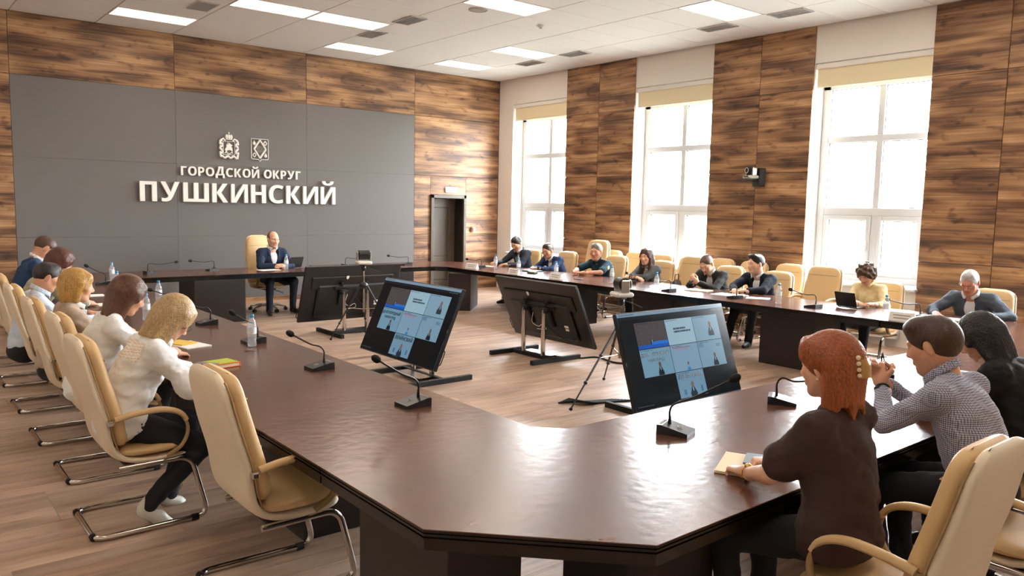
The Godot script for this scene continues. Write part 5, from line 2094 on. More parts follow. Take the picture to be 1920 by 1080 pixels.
func hair_field(style: String) -> Field:
	var f := Field.new()
	match style:
		"short", "buzz", "thin", "quiff", "grey", "side":
			var t: float = {"short": 0.009, "buzz": 0.0045, "thin": 0.005, "quiff": 0.011, "grey": 0.01, "side": 0.015}[style]
			f.ell(Vector3(0, 0.03, -0.014), Vector3(0.075 + t * 0.6, 0.088 + t, 0.096 + t * 0.9), 0.02)
			if style in ["quiff", "side", "short", "grey"]:
				f.ell(Vector3(0.012 if style != "grey" else 0.0, 0.095, 0.035), Vector3(0.055, 0.03, 0.045), 0.03)
			if style == "quiff":
				f.cap(Vector3(-0.03, 0.1, 0.06), Vector3(0.04, 0.105, 0.055), 0.024, 0.022, 0.02)
			if style == "side":
				f.ell(Vector3(0.0, 0.088, 0.035), Vector3(0.07, 0.036, 0.06), 0.03)
				f.ell(Vector3(0.0, 0.02, -0.06), Vector3(0.08, 0.075, 0.062), 0.03)
			if style == "thin":
				f.cut(Vector3(0, 0.5, 0.86), 0.045, 0.004)
				f.cut(Vector3(0, -0.8, 0.6), 0.012, 0.006)
			else:
				# rounded hairline over the forehead, then the line from temple to ear
				var up: float = {"short": 0.0, "buzz": 0.012, "quiff": 0.004, "grey": 0.004, "side": -0.012}[style]
				f.ell(Vector3(0, -0.035 + up, 0.108), Vector3(0.068, 0.11, 0.075), 0.008, Basis.IDENTITY, 1)
				f.cut(Vector3(0, -0.8, 0.6), 0.012 if style != "side" else 0.02, 0.006)
			f.cut(Vector3(0, -0.894, 0.447), 0.036 if style != "side" else 0.072, 0.006)
			# round the ear
			for s: float in [-1.0, 1.0]:
				f.ell(Vector3(0.085 * s, -0.004, -0.006), Vector3(0.022, 0.033, 0.024), 0.004, Basis.IDENTITY, 1)
		"bob", "bob_fringe", "bob_long", "curly", "black_bob":
			var v := 0.012 if style == "black_bob" else 0.022
			f.ell(Vector3(0, 0.034, -0.016), Vector3(0.078 + v, 0.09 + v * 0.9, 0.1 + v * 0.7), 0.02)
			var low := -0.10
			if style == "bob_long":
				low = -0.145
			elif style == "curly":
				low = -0.045
			elif style == "black_bob":
				low = -0.135
			f.ell(Vector3(0, -0.03, -0.055), Vector3(0.09, 0.1, 0.065), 0.03)
			for s: float in [-1.0, 1.0]:
				f.cap(Vector3(0.072 * s, 0.03, 0.005), Vector3(0.08 * s, low, -0.005), 0.03, 0.024, 0.03)
				f.cap(Vector3(0.05 * s, 0.0, -0.06), Vector3(0.055 * s, low - 0.02, -0.055), 0.045, 0.03, 0.03)
				f.cap(Vector3(0.04 * s, 0.085, 0.06), Vector3(0.078 * s, -0.01, 0.045), 0.018, 0.014, 0.02)
			f.cap(Vector3(0, 0.0, -0.08), Vector3(0, low - 0.02, -0.075), 0.05, 0.03, 0.03)
			if style == "bob_fringe" or style == "curly":
				f.ell(Vector3(0.0, 0.066, 0.078), Vector3(0.06, 0.034, 0.022), 0.02)
			if style == "curly":
				for k in 26:
					var a := k * 2.399
					var y := 1.0 - 1.35 * (k + 0.5) / 26.0
					var r := sqrt(maxf(0.0, 1.0 - y * y))
					var d := Vector3(cos(a) * r, y, sin(a) * r)
					if d.z > 0.55 and d.y < 0.45:
						continue
					f.ell(Vector3(0, 0.03, -0.012) + d * Vector3(0.098, 0.11, 0.118), Vector3(0.026, 0.022, 0.026), 0.016)
			f.ell(Vector3(0, -0.055, 0.105), Vector3(0.066, 0.105 if style != "bob_fringe" else 0.095, 0.075), 0.012, Basis.IDENTITY, 1)
			f.cut(Vector3(0, -1, 0.12), -low + 0.015, 0.01)
		"long", "long_front":
			f.ell(Vector3(0, 0.034, -0.016), Vector3(0.09, 0.1, 0.11), 0.02)
			f.ell(Vector3(0, -0.04, -0.06), Vector3(0.085, 0.11, 0.06), 0.03)
			for s: float in [-1.0, 1.0]:
				f.cap(Vector3(0.068 * s, 0.03, 0.012), Vector3(0.078 * s, -0.12, 0.015), 0.026, 0.026, 0.03)
				f.cap(Vector3(0.078 * s, -0.12, 0.015), Vector3(0.075 * s, -0.25, 0.05), 0.028, 0.012, 0.02)
				f.cap(Vector3(0.05 * s, -0.05, -0.07), Vector3(0.06 * s, -0.25, -0.06), 0.045, 0.02, 0.03)
				f.cap(Vector3(0.035 * s, 0.1, 0.05), Vector3(0.074 * s, 0.0, 0.05), 0.018, 0.016, 0.02)
			f.ell(Vector3(0, -0.06, 0.105), Vector3(0.062, 0.12, 0.072), 0.012, Basis.IDENTITY, 1)
		"half_up":
			f.ell(Vector3(0, 0.04, -0.02), Vector3(0.098, 0.104, 0.12), 0.02)
			f.ell(Vector3(0, 0.0, -0.08), Vector3(0.075, 0.07, 0.055), 0.04)
			f.ell(Vector3(0, -0.085, -0.065), Vector3(0.085, 0.06, 0.045), 0.04)
			for s: float in [-1.0, 1.0]:
				f.cap(Vector3(0.066 * s, 0.08, 0.035), Vector3(0.068 * s, 0.03, -0.065), 0.03, 0.036, 0.03)
				f.cap(Vector3(0.055 * s, -0.03, -0.07), Vector3(0.075 * s, -0.15, -0.04), 0.045, 0.022, 0.03)
				f.cap(Vector3(0.062 * s, -0.03, -0.06), Vector3(0.085 * s, -0.13, -0.04), 0.032, 0.018, 0.02)
				f.cap(Vector3(0.04 * s, 0.095, 0.06), Vector3(0.074 * s, 0.045, 0.05), 0.022, 0.018, 0.02)
			f.cap(Vector3(0, -0.03, -0.085), Vector3(0, -0.16, -0.075), 0.05, 0.028, 0.03)
			f.ell(Vector3(0, -0.06, 0.088), Vector3(0.1, 0.108, 0.09), 0.012, Basis.IDENTITY, 1)
			for k in 11:
				var a := -1.75 + 3.5 * k / 10.0
				var o := Vector3(sin(a), 0, -cos(a))
				var low := -0.15 - 0.022 * sin(k * 2.3) - 0.012 * cos(k * 4.1)
				f.cap(Vector3(0, -0.05, -0.05) + o * Vector3(0.066, 0, 0.05), Vector3(0, low, -0.05) + o * Vector3(0.088, 0, 0.062), 0.03, 0.007, 0.016)
	return f

func hair_finish(m: Dictionary, base: Color, base2: Color, strand: float, sd: int) -> void:
	# strands: fine ridges that run from the crown downwards, with tonal streaks of the dye
	var v: PackedVector3Array = m.v
	var n: PackedVector3Array = m.n
	var c := PackedColorArray()
	var nz := noise(1.0, 3, sd)
	var crown := Vector3(0.005, 0.09, -0.05)
	for k in v.size():
		var p := v[k]
		var d := p - crown
		var az := atan2(d.x, d.z + 0.0001)
		var el := atan2(d.y, Vector2(d.x, d.z).length() + 0.001)
		var wob := nz.get_noise_2d(az * 4.0, el * 5.0) * 0.25
		var s := nz.get_noise_2d((az + wob) * 46.0, el * 3.0 + 20.0)
		var s2 := nz.get_noise_2d((az + wob) * 15.0, el * 2.0 + 60.0)
		v[k] = p + n[k] * s2 * strand
		var t := clampf(0.5 + s * 0.7 + s2 * 0.6, 0.0, 1.0)
		c.append(base.lerp(base2, t))
	m.v = v
	m.c = c
	recompute(m)

func hand_field(pose: String, mirror: float) -> Field:
	# +z along the fingers, +y back of the hand, +x thumb side (times mirror)
	var f := Field.new()
	var curl: Array = {"flat": [0.12, 0.16, 0.12], "relaxed": [0.4, 0.45, 0.3], "clasp": [0.95, 0.95, 0.5], "fist": [1.3, 1.4, 0.8], "hold": [0.6, 0.85, 0.5], "pinch": [0.75, 0.8, 0.45]}[pose]
	var xs := [0.031, 0.011, -0.0095, -0.029]
	var ln := [0.072, 0.08, 0.075, 0.058]
	var wr := Vector3(0, 0, -0.01)
	for k in 4:
		var kb := Vector3(xs[k] * mirror, 0.002 - absf(xs[k]) * 0.12, 0.088 - (0.006 if k == 3 else 0.0) - (0.002 if k == 0 else 0.0))
		f.cap(Vector3(xs[k] * 0.62 * mirror, 0, 0.012), kb, 0.0155, 0.0125, 0.012)
		var p := kb
		var ang := 0.0
		var r := 0.0098 if k < 3 else 0.0085
		for j in 3:
			ang += curl[j] * (1.0 + 0.08 * k)
			var L: float = ln[k] * [0.46, 0.3, 0.24][j]
			var d := Vector3(mirror * (xs[k] * 1.6 * (1.0 if pose != "clasp" else 0.0)), -sin(ang), cos(ang)).normalized()
			var e := p + d * L
			f.cap(p, e, r * (1.0 - 0.08 * j), r * (1.0 - 0.08 * (j + 1)), 0.004)
			p = e
	var tb := Vector3(0.026 * mirror, -0.006, 0.022)
	var td: Array = [Vector3(0.75, -0.35, 0.6), Vector3(0.35, -0.35, 0.85), Vector3(0.1, -0.3, 0.95)]
	if pose in ["clasp", "hold", "pinch", "fist"]:
		td = [Vector3(0.55, -0.6, 0.6), Vector3(0.05, -0.65, 0.8), Vector3(-0.25, -0.5, 0.85)]
	var p := tb
	for j in 3:
		var d: Vector3 = td[j]
		d.x *= mirror
		var e: Vector3 = p + d.normalized() * [0.044, 0.034, 0.027][j]
		f.cap(p, e, [0.015, 0.0115, 0.0105][j], [0.0115, 0.0105, 0.0085][j], 0.008)
		p = e
	f.cap(Vector3(0, 0, -0.05), Vector3(0, 0, 0.015), 0.024, 0.025, 0.02)
	f.cap(Vector3(-0.012, 0, -0.05), Vector3(0.012, 0, -0.05), 0.023, 0.023, 0.02)
	return f

func two_bone(a: Vector3, t: Vector3, l1: float, l2: float, pole: Vector3) -> Array:
	var d := t - a
	var L := d.length()
	if L > (l1 + l2) * 0.995:
		t = a + d.normalized() * (l1 + l2) * 0.995
		d = t - a
		L = d.length()
	var x := (l1 * l1 - l2 * l2 + L * L) / (2.0 * L)
	var h := sqrt(maxf(0.0, l1 * l1 - x * x))
	var dn := d / L
	var pp := (pole - dn * pole.dot(dn)).normalized()
	return [a + dn * x + pp * h, t]

func skeleton(sp: Dictionary) -> Dictionary:
	var s: float = sp.get("s", 1.0)
	var fem: bool = sp.get("fem", false)
	var lean: float = sp.get("lean", 0.2)
	var side: float = sp.get("side", 0.0)
	var twist: float = sp.get("twist", 0.0)
	var hip := Vector3(0, sp.get("hip", 0.575), 0)
	var u1 := Vector3(sin(side * 0.8), cos(lean * 0.75), sin(lean * 0.75)).normalized()
	var u2 := Vector3(sin(side * 1.1), cos(lean * 1.2), sin(lean * 1.2)).normalized()
	var waist := hip + u1 * 0.15 * s
	var chest := hip + u1 * 0.29 * s
	var neck := chest + u2 * 0.215 * s
	var r2 := Basis(u2, twist) * (Basis(Vector3.BACK, -side) * Vector3.RIGHT)   # towards the person's left
	r2 = (r2 - u2 * r2.dot(u2)).normalized()
	var f2 := r2.cross(u2).normalized()
	if f2.z < 0.0 and absf(twist) < 1.0:
		f2 = -f2
	var tb := Basis(r2, u2, f2)
	var sw: float = (0.158 if fem else 0.18) * s * sp.get("shoulders", 1.0)
	var shl := neck - u2 * 0.075 * s + r2 * sw - f2 * 0.01
	var shr := neck - u2 * 0.075 * s - r2 * sw - f2 * 0.01
	var hy: Array = sp.get("head", [0.0, 0.2, 0.0])
	var hb := Basis(Vector3.UP, hy[0]) * Basis(Vector3.RIGHT, hy[1]) * Basis(Vector3.BACK, hy[2])
	var nk_top := neck + (u2 * 0.6 + hb.y * 0.4).normalized() * 0.06 * s
	var head := nk_top + hb.y * 0.08 * s + hb.z * 0.02 * s
	var hx := Transform3D(hb.scaled(Vector3.ONE * s * sp.get("head_s", 1.0)), head)
	return {"hip": hip, "u1": u1, "u2": u2, "waist": waist, "chest": chest, "neck": neck, "r2": r2, "f2": f2, "tb": tb, "shl": shl, "shr": shr, "hb": hb, "nk_top": nk_top, "hx": hx, "head": head}

func near_reach(a: Vector3, t: Vector3, reach: float) -> Vector3:
	# a hand that lies too far is drawn towards the body along the table
	var dy := t.y - a.y
	var h := Vector2(t.x - a.x, t.z - a.z)
	var lim := sqrt(maxf(0.01, reach * reach - dy * dy))
	if h.length() > lim:
		h = h.normalized() * lim
	return Vector3(a.x + h.x, t.y, a.z + h.y)

# ---------------------------------------------------------------- a whole seated person
func person_parts(sp: Dictionary) -> Array:
	var parts := []
	var s: float = sp.get("s", 1.0)
	var fem: bool = sp.get("fem", false)
	var wd: float = sp.get("w", 1.0)
	var lean: float = sp.get("lean", 0.2)
	var side: float = sp.get("side", 0.0)
	var twist: float = sp.get("twist", 0.0)
	var near: int = sp.get("near", 0)
	var c_body: float = [0.02, 0.015, 0.0115][near]
	var c_head: float = [0.0062, 0.0052, 0.004][near]
	var c_hand: float = [0.006, 0.005, 0.0038][near]
	var to_local := Transform3D(Basis(Vector3.UP, sp.yaw), Vector3(sp.pos.x, 0, sp.pos.y)).affine_inverse()
	var sk := skeleton(sp)
	var hip: Vector3 = sk.hip
	var u1: Vector3 = sk.u1
	var u2: Vector3 = sk.u2
	var waist: Vector3 = sk.waist
	var chest: Vector3 = sk.chest
	var neck: Vector3 = sk.neck
	var r2: Vector3 = sk.r2
	var f2: Vector3 = sk.f2
	var tb: Basis = sk.tb
	var shl: Vector3 = sk.shl
	var shr: Vector3 = sk.shr
	var hb: Basis = sk.hb
	var nk_top: Vector3 = sk.nk_top
	var hx: Transform3D = sk.hx
	# arms
	var ul := (0.27 if fem else 0.285) * s
	var fl := (0.235 if fem else 0.25) * s
	var wl := near_reach(shl, to_local * sp.hl, (ul + fl) * 0.9)
	var wr := near_reach(shr, to_local * sp.hr, (ul + fl) * 0.9)
	var pl: Vector3 = sp.get("pole_l", Vector3(0.7, -0.75, -0.1))
	var pr: Vector3 = sp.get("pole_r", Vector3(-0.7, -0.75, -0.1))
	var al := two_bone(shl, wl, ul, fl, pl)
	var ar := two_bone(shr, wr, ul, fl, pr)
	# legs
	var legs := []
	for sd: float in [1.0, -1.0]:
		var hj := hip + Vector3(0.085 * sd * s, -0.01, 0.02)
		var foot: Vector3 = sp.get("foot_l" if sd > 0 else "foot_r", Vector3(0.12 * sd, 0.0, 0.4))
		var an := Vector3(foot.x, 0.1 + foot.y, foot.z)
		var kn := two_bone(hj, an, 0.43 * s, 0.42 * s, Vector3(0.15 * sd, 0.9, 0.6))
		legs.append([hj, kn[0], kn[1]])
	var skin: Color = sp.skin
	var kind: String = sp.top
	# --- body: one continuous skin under the clothes, with head and hands on finer grids
	var body := new_part("body", "skin")
	var f := Field.new()
	f.ell(hip + Vector3(0, 0.01, 0), Vector3(0.13, 0.1, 0.1) * s, 0.04)
	f.ell(waist, Vector3(0.11 * wd, 0.12, 0.085) * s, 0.05, tb)
	f.ell(chest + u2 * 0.03, Vector3(0.125 * wd, 0.15, 0.088) * s, 0.05, tb)
	f.cap(shl, shr, 0.042, 0.042, 0.04)
	f.cap(neck - u2 * 0.05, nk_top + hb.y * 0.035 - hb.z * 0.012, 0.05 if fem else 0.06, 0.045 if fem else 0.055, 0.03)
	var thin := 0.004 if kind in ["tee", "uniform"] else 0.0
	for a in [[shl, al], [shr, ar]]:
		f.cap(a[0], a[1][0], 0.041 * s, 0.036 * s, 0.03)
		f.cap(a[1][0], a[1][1], (0.036 + thin) * s, 0.0255 * s, 0.02)
	for l in legs:
		f.cap(l[0], l[1], 0.066 * s, 0.048 * s, 0.03)
		f.cap(l[1], l[2], 0.045 * s, 0.032 * s, 0.02)
	var m := f.mesh(maxf(c_body, 0.0115) if kind in ["tee", "uniform"] else 0.022)
	join(body, m, Transform3D.IDENTITY, skin)
	m = head_field(sp).mesh(c_head)
	head_colors(m, skin, sp.get("lips", Color(skin.r * 0.8, skin.g * 0.5, skin.b * 0.48)), sp.get("stubble", 0.0))
	join(body, m, hx, skin)
	var hands := []
	for q in [[al, "l", 1.0, wl], [ar, "r", -1.0, wr]]:
		var fore: Vector3 = (q[0][1] - q[0][0]).normalized()
		var fd: Vector3 = sp.get("fdir_" + q[1], Vector3(fore.x, clampf(fore.y, -0.25, 0.1), fore.z)).normalized()
		var up: Vector3 = sp.get("back_" + q[1], Vector3.UP)
		up = (up - fd * up.dot(fd)).normalized()
		var hbz := Basis(up.cross(fd), up, fd)
		var mm := hand_field(sp.get("pose_" + q[1], "relaxed"), -q[2]).mesh(c_hand)
		var hxf := Transform3D(hbz.scaled(Vector3.ONE * s * (0.94 if fem else 1.02)), q[0][1] + fd * 0.012)
		join(body, mm, hxf, skin)
		hands.append(hxf)
	parts.append(body)
	# --- eyes
	var g: Geo
	for sd: float in [-1.0, 1.0]:
		g = Geo.new()
		g.xf = hx
		g.col = Color(0.5, 0.47, 0.44)
		g.ball(Vector3(0.031 * sd, 0.003, 0.073), Vector3.ONE * 0.0122, 12)
		g.col = Color(0.09, 0.06, 0.04)
		g.ball(Vector3(0.031 * sd, 0.002, 0.0815), Vector3(0.0055, 0.0055, 0.0045), 10)
		parts.append(geo_part("eye", "eye", g))
	# --- hair with brows
	var style: String = sp.hair
	var hair := new_part("hair", "hair")
	if style != "none":
		m = hair_field(style).mesh(c_head * (1.0 if near == 2 else 1.1))
		var hc: Color = sp.hair_c
		var long_: bool = style in ["bob", "bob_fringe", "bob_long", "curly", "black_bob", "long", "half_up"]
		hair_finish(m, hc * 0.8, hc * 1.5, 0.003 if long_ else 0.0012, 11 + int(absf(sp.pos.x * 31.0)))
		join(hair, m, hx, hc)
	g = Geo.new()
	g.xf = hx
	g.col = sp.get("brow_c", sp.hair_c * 0.6)
	for sd: float in [-1.0, 1.0]:
		g.tube([Vector3(0.013 * sd, 0.0255, 0.0945), Vector3(0.03 * sd, 0.031, 0.0885), Vector3(0.048 * sd, 0.026, 0.075)], [0.003, 0.0035, 0.002], 6)
	var brow := {"v": g.v, "n": g.n, "c": g.c, "i": g.i}
	join(hair, brow, Transform3D.IDENTITY, Color.BLACK)
	parts.append(hair)
	# --- clothes
	var nz := noise(0.06, 3, 17 + int(absf(sp.pos.y * 13.0)))
	var tc: Color = sp.top_c
	var jack: bool = kind == "jacket" or kind == "blazer"
	var pad_ := 0.014 if jack else 0.004
	var top := Field.new()
	var wo := 0.012 if jack else 0.0
	top.ell(hip + u1 * 0.03 * s, Vector3((0.155 if fem else 0.158) * wd, 0.1, 0.118) * s + Vector3.ONE * wo, 0.05, tb)
	top.ell(waist, Vector3((0.142 if fem else 0.158) * wd, 0.15, 0.122 * (0.5 + 0.5 * wd)) * s + Vector3.ONE * wo, 0.06, tb)
	top.ell(chest + u2 * 0.015, Vector3((0.15 if fem else 0.168) * wd, 0.17, 0.118) * s + Vector3.ONE * wo, 0.06, tb)
	if sp.get("hem", false):
		top.ell(hip + Vector3(0, -0.015, 0.01), Vector3(0.18 * wd, 0.11, 0.15) * s, 0.05)
	if fem:
		for sd: float in [-1.0, 1.0]:
			top.ell(chest + r2 * 0.065 * sd * s + f2 * 0.085 * s - u2 * 0.0, Vector3(0.06, 0.06, 0.05) * s, 0.04, tb)
	top.cap(shl - r2 * 0.01, shr + r2 * 0.01, 0.05 + pad_, 0.05 + pad_, 0.05)
	for a in [[shl, al], [shr, ar]]:
		top.cap(neck - u2 * 0.01, a[0], 0.046 + pad_ * 0.4, 0.048 + pad_, 0.04)
		var loose: float = sp.get("loose", 0.0)
		if kind in ["tee", "uniform"]:
			var mid: Vector3 = a[0].lerp(a[1][0], sp.get("sleeve", 0.85))
			top.cap(a[0], mid, 0.058 * s, (0.06 + loose) * s, 0.045)
		else:
			top.cap(a[0], a[1][0], (0.056 + pad_ * 0.9) * s, (0.048 + pad_ * 0.6 + loose) * s, 0.045)
			var cuff: Vector3 = a[1][0].lerp(a[1][1], sp.get("cuff", 0.93))
			top.cap(a[1][0], cuff, (0.045 + pad_ * 0.6 + loose) * s, (0.032 + pad_ * 0.6 + loose) * s, 0.02)
	if not jack:
		# neck hole
		top.ell(neck + f2 * sp.get("neck_drop", 0.03) + u2 * 0.035, Vector3(0.066, 0.05, 0.07) * s, 0.01, tb, 1)
	else:
		# open front: a wedge from the throat to the button
		var deep: float = sp.get("open", 1.0)
		top.cap(neck + f2 * 0.09 + u2 * 0.04, chest + f2 * 0.165 - u2 * (0.13 * deep), 0.078, 0.02, 0.008, 1)
		top.cap(neck + f2 * 0.05 + u2 * 0.05, neck + f2 * 0.1 - u2 * 0.03, 0.075, 0.07, 0.008, 1)
		if kind == "blazer":
			top.cap(chest + f2 * 0.17 - u2 * 0.1, hip + f2 * 0.2, 0.03, 0.05, 0.008, 1)
	m = top.mesh(c_body)
	crumple(m, nz, sp.get("folds", 0.012), Vector3(1.0, 1.6, 1.0))
	var tp := new_part(sp.get("top_name", "jacket" if jack else "shirt"), sp.get("top_mat", "cloth"))
	join(tp, m, Transform3D.IDENTITY, tc)
	parts.append(tp)
	if sp.has("panel"):
		# a see-through knit yoke across the upper back: the same cloth surface, in another fabric
		var sel := PackedInt32Array()
		var mv: PackedVector3Array = m.v
		var mn: PackedVector3Array = m.n
		var yc := chest + u2 * 0.1
		var inside := PackedByteArray()
		for k in mv.size():
			var d := tb.inverse() * (mv[k] - yc)
			inside.append(1 if absf(d.x) < 0.15 and d.y > -0.07 and d.y < 0.06 and d.z < 0.0 else 0)
		var pv := PackedVector3Array()
		for k in mv.size():
			pv.append(mv[k] + mn[k] * 0.0022)
		var mi: PackedInt32Array = m.i
		for k in range(0, mi.size(), 3):
			if inside[mi[k]] and inside[mi[k + 1]] and inside[mi[k + 2]]:
				sel.append_array(PackedInt32Array([mi[k], mi[k + 1], mi[k + 2]]))
		var yoke := new_part("mesh_yoke", "mesh")
		join(yoke, {"v": pv, "n": mn, "i": sel}, Transform3D.IDENTITY, Color.WHITE)
		parts.append(yoke)
	if jack:
		# shirt front with collar, seen in the opening
		var sh := Field.new()
		sh.ell(waist + f2 * 0.008, Vector3(0.115 * wd, 0.14, 0.12) * s, 0.05, tb)
		sh.ell(chest + u2 * 0.015 + f2 * 0.006, Vector3(0.125 * wd, 0.155, 0.117) * s, 0.05, tb)
		sh.cap(neck - u2 * 0.02 - r2 * 0.06, neck - u2 * 0.02 + r2 * 0.06, 0.045, 0.045, 0.04)
		collar(sh, neck, r2, u2, f2, s, 0.004 if sp.has("tie") else 0.02)
		m = sh.mesh(c_body * 0.8)
		var spt := new_part("shirt", "cloth")
		join(spt, m, Transform3D.IDENTITY, sp.get("shirt_c", Color(0.82, 0.82, 0.83)))
		parts.append(spt)
		# lapels
		for sd: float in [-1.0, 1.0]:
			g = Geo.new()
			g.col = tc * 0.9
			var a := neck + r2 * 0.075 * sd - f2 * 0.02 + u2 * 0.02
			var b := neck + r2 * 0.085 * sd * wd + f2 * 0.085 - u2 * 0.075
			var cpt := chest + r2 * 0.012 * sd + f2 * 0.135 * s - u2 * 0.1
			g.tube(smooth_path([a, b, cpt], 6), [0.008, 0.008, 0.01, 0.012, 0.014, 0.016, 0.018, 0.018, 0.016, 0.014, 0.012, 0.009, 0.006], 8, false, 0.5)
			parts.append(geo_part("lapel", "cloth", g))
		for a in [al, ar]:
			g = Geo.new()
			g.col = sp.get("shirt_c", Color(0.82, 0.82, 0.83))
			var e0: Vector3 = a[0].lerp(a[1], 0.9)
			var e1: Vector3 = a[0].lerp(a[1], 0.985)
			g.tube([e0, e1], 0.034 * s, 14)
			parts.append(geo_part("shirt_cuff", "cloth", g))
	elif sp.get("collar", false):
		var cf := Field.new()
		collar(cf, neck, r2, u2, f2, s, 0.02)
		m = cf.mesh(0.007)
		var cp := new_part("collar", sp.get("top_mat", "cloth"))
		join(cp, m, Transform3D.IDENTITY, sp.get("collar_c", tc))
		parts.append(cp)
	if sp.has("tie"):
		g = Geo.new()
		g.col = sp.tie
		var t0 := neck + f2 * 0.082 - u2 * 0.012
		g.tube([t0 + u2 * 0.012, t0 - u2 * 0.02, t0 - u2 * 0.03, chest + f2 * 0.128 * s, chest + f2 * 0.125 * s - u2 * 0.14], [0.017, 0.013, 0.013, 0.022, 0.026], 10)
		parts.append(geo_part("tie", "cloth", g))
	# --- trousers or skirt, shoes
	var tr := Field.new()
	tr.ell(hip + Vector3(0, -0.01, 0.0), Vector3(0.165 * wd, 0.1, 0.125) * s, 0.05)
	for l in legs:
		tr.cap(l[0], l[1], 0.088 * s * (0.6 + 0.4 * wd), 0.066 * s, 0.04)
		tr.cap(l[1], l[2] + Vector3(0, -0.02, 0), 0.064 * s, 0.05 * s, 0.03)
	m = tr.mesh(maxf(c_body, 0.014))
	crumple(m, nz, 0.01)
	var trp := new_part("trousers", "cloth")
	join(trp, m, Transform3D.IDENTITY, sp.get("trousers_c", Color(0.012, 0.013, 0.018)))
	parts.append(trp)
	for k in 2:
		var l: Array = legs[k]
		var toe: Vector3 = Basis(Vector3.UP, (0.2 if k == 0 else -0.2)) * Vector3(0, 0, 1)
		var an: Vector3 = l[2]
		var pitch: float = sp.get("toe_pitch", 0.0)
		toe = Vector3(toe.x, -sin(pitch), toe.z * cos(pitch))
		var sf := Field.new()
		var h0: Vector3 = an + Vector3(0, -0.055, -0.03)
		sf.cap(h0, h0 + toe * 0.1, 0.036 * s, 0.038 * s, 0.03)
		sf.cap(h0 + toe * 0.1, h0 + toe * 0.185 * s + Vector3(0, -0.012, 0), 0.038 * s, 0.026 * s, 0.02)
		sf.cap(h0 + Vector3(0, 0.03, 0.01), an + Vector3(0, 0.0, 0.0), 0.036 * s, 0.036 * s, 0.02)
		if pitch == 0.0:
			sf.cut(Vector3.DOWN, -(an.y - 0.1 + 0.003), 0.004)
		m = sf.mesh(0.011)
		var shp := new_part("shoe", "leather_dark")
		join(shp, m, Transform3D.IDENTITY, sp.get("shoe_c", Color(0.012, 0.011, 0.011)))
		parts.append(shp)
	# --- extras
	if sp.get("glasses", false):
		g = Geo.new()
		g.xf = hx
		for sd: float in [-1.0, 1.0]:
			var ring := []
			for k in 16:
				ring.append(Vector3(0.032 * sd + cos(TAU * k / 16) * 0.024, 0.001 + sin(TAU * k / 16) * 0.017, 0.099 - absf(cos(TAU * k / 16) * 0.003)))
			g.tube(ring, 0.0014, 5, true)
			g.tube([Vector3(0.055 * sd, 0.006, 0.097), Vector3(0.076 * sd, 0.008, 0.07), Vector3(0.08 * sd, 0.008, -0.01)], 0.0014, 5)
		g.tube([Vector3(-0.009, 0.003, 0.1), Vector3(0, 0.006, 0.102), Vector3(0.009, 0.003, 0.1)], 0.0014, 5)
		parts.append(geo_part("glasses", "dark_metal", g))
	for q in [["watch_l", al, hands[0]], ["watch_r", ar, hands[1]]]:
		if sp.has(q[0]):
			g = Geo.new()
			var d: Vector3 = (q[1][1] - q[1][0]).normalized()
			var ctr: Vector3 = q[1][1] - d * 0.022
			var hxf: Transform3D = q[2]
			var ring := []
			var e1: Vector3 = hxf.basis.x.normalized()
			var e2: Vector3 = d.cross(e1).normalized()
			e1 = e2.cross(d).normalized()
			for k in 18:
				ring.append(ctr + (e1 * cos(TAU * k / 18) * 0.031 + e2 * sin(TAU * k / 18) * 0.027) * s)
			g.tube(ring, 0.008 if sp[q[0]] == "dark" else 0.004, 6, true)
			g.ball(ctr + hxf.basis.y.normalized() * 0.029 * s, Vector3(0.017, 0.012, 0.017), 12)
			parts.append(geo_part("wrist_watch", "watch_dark" if sp[q[0]] == "dark" else "gold", g))
	if sp.has("phone"):
		g = Geo.new()
		var pc: Vector3 = (al[1] + ar[1]) * 0.5 + Vector3(0, 0.045, 0.07)
		g.xf = Transform3D(Basis(Vector3.RIGHT, -0.6), pc)
		g.box(Vector3.ZERO, Vector3(0.075, 0.15, 0.01), 0.003)
		sp.phone_out = geo_part("phone", "phone", g)
	if sp.get("clip", false):
		g = Geo.new()
		g.xf = hx
		g.tube(smooth_path([Vector3(0.0, 0.035, -0.142), Vector3(0.0, 0.01, -0.15), Vector3(0.0, -0.03, -0.148)]), 0.012, 8, false, 2.6)
		parts.append(geo_part("hair_clip", "amber", g))
		for k in 4:
			g = Geo.new()
			g.xf = hx
			g.ball(Vector3(0.034 - k * 0.001, 0.045 - k * 0.022, -0.142), Vector3.ONE * 0.009, 10)
			parts.append(geo_part("clip_bead", "pearl", g))
	if sp.get("earring", false):
		g = Geo.new()
		g.xf = hx
		for sd: float in [-1.0, 1.0]:
			g = Geo.new()
			g.xf = hx
			g.ball(Vector3(0.084 * sd, -0.038, -0.006), Vector3.ONE * 0.006, 8)
			parts.append(geo_part("earring", "pearl", g))
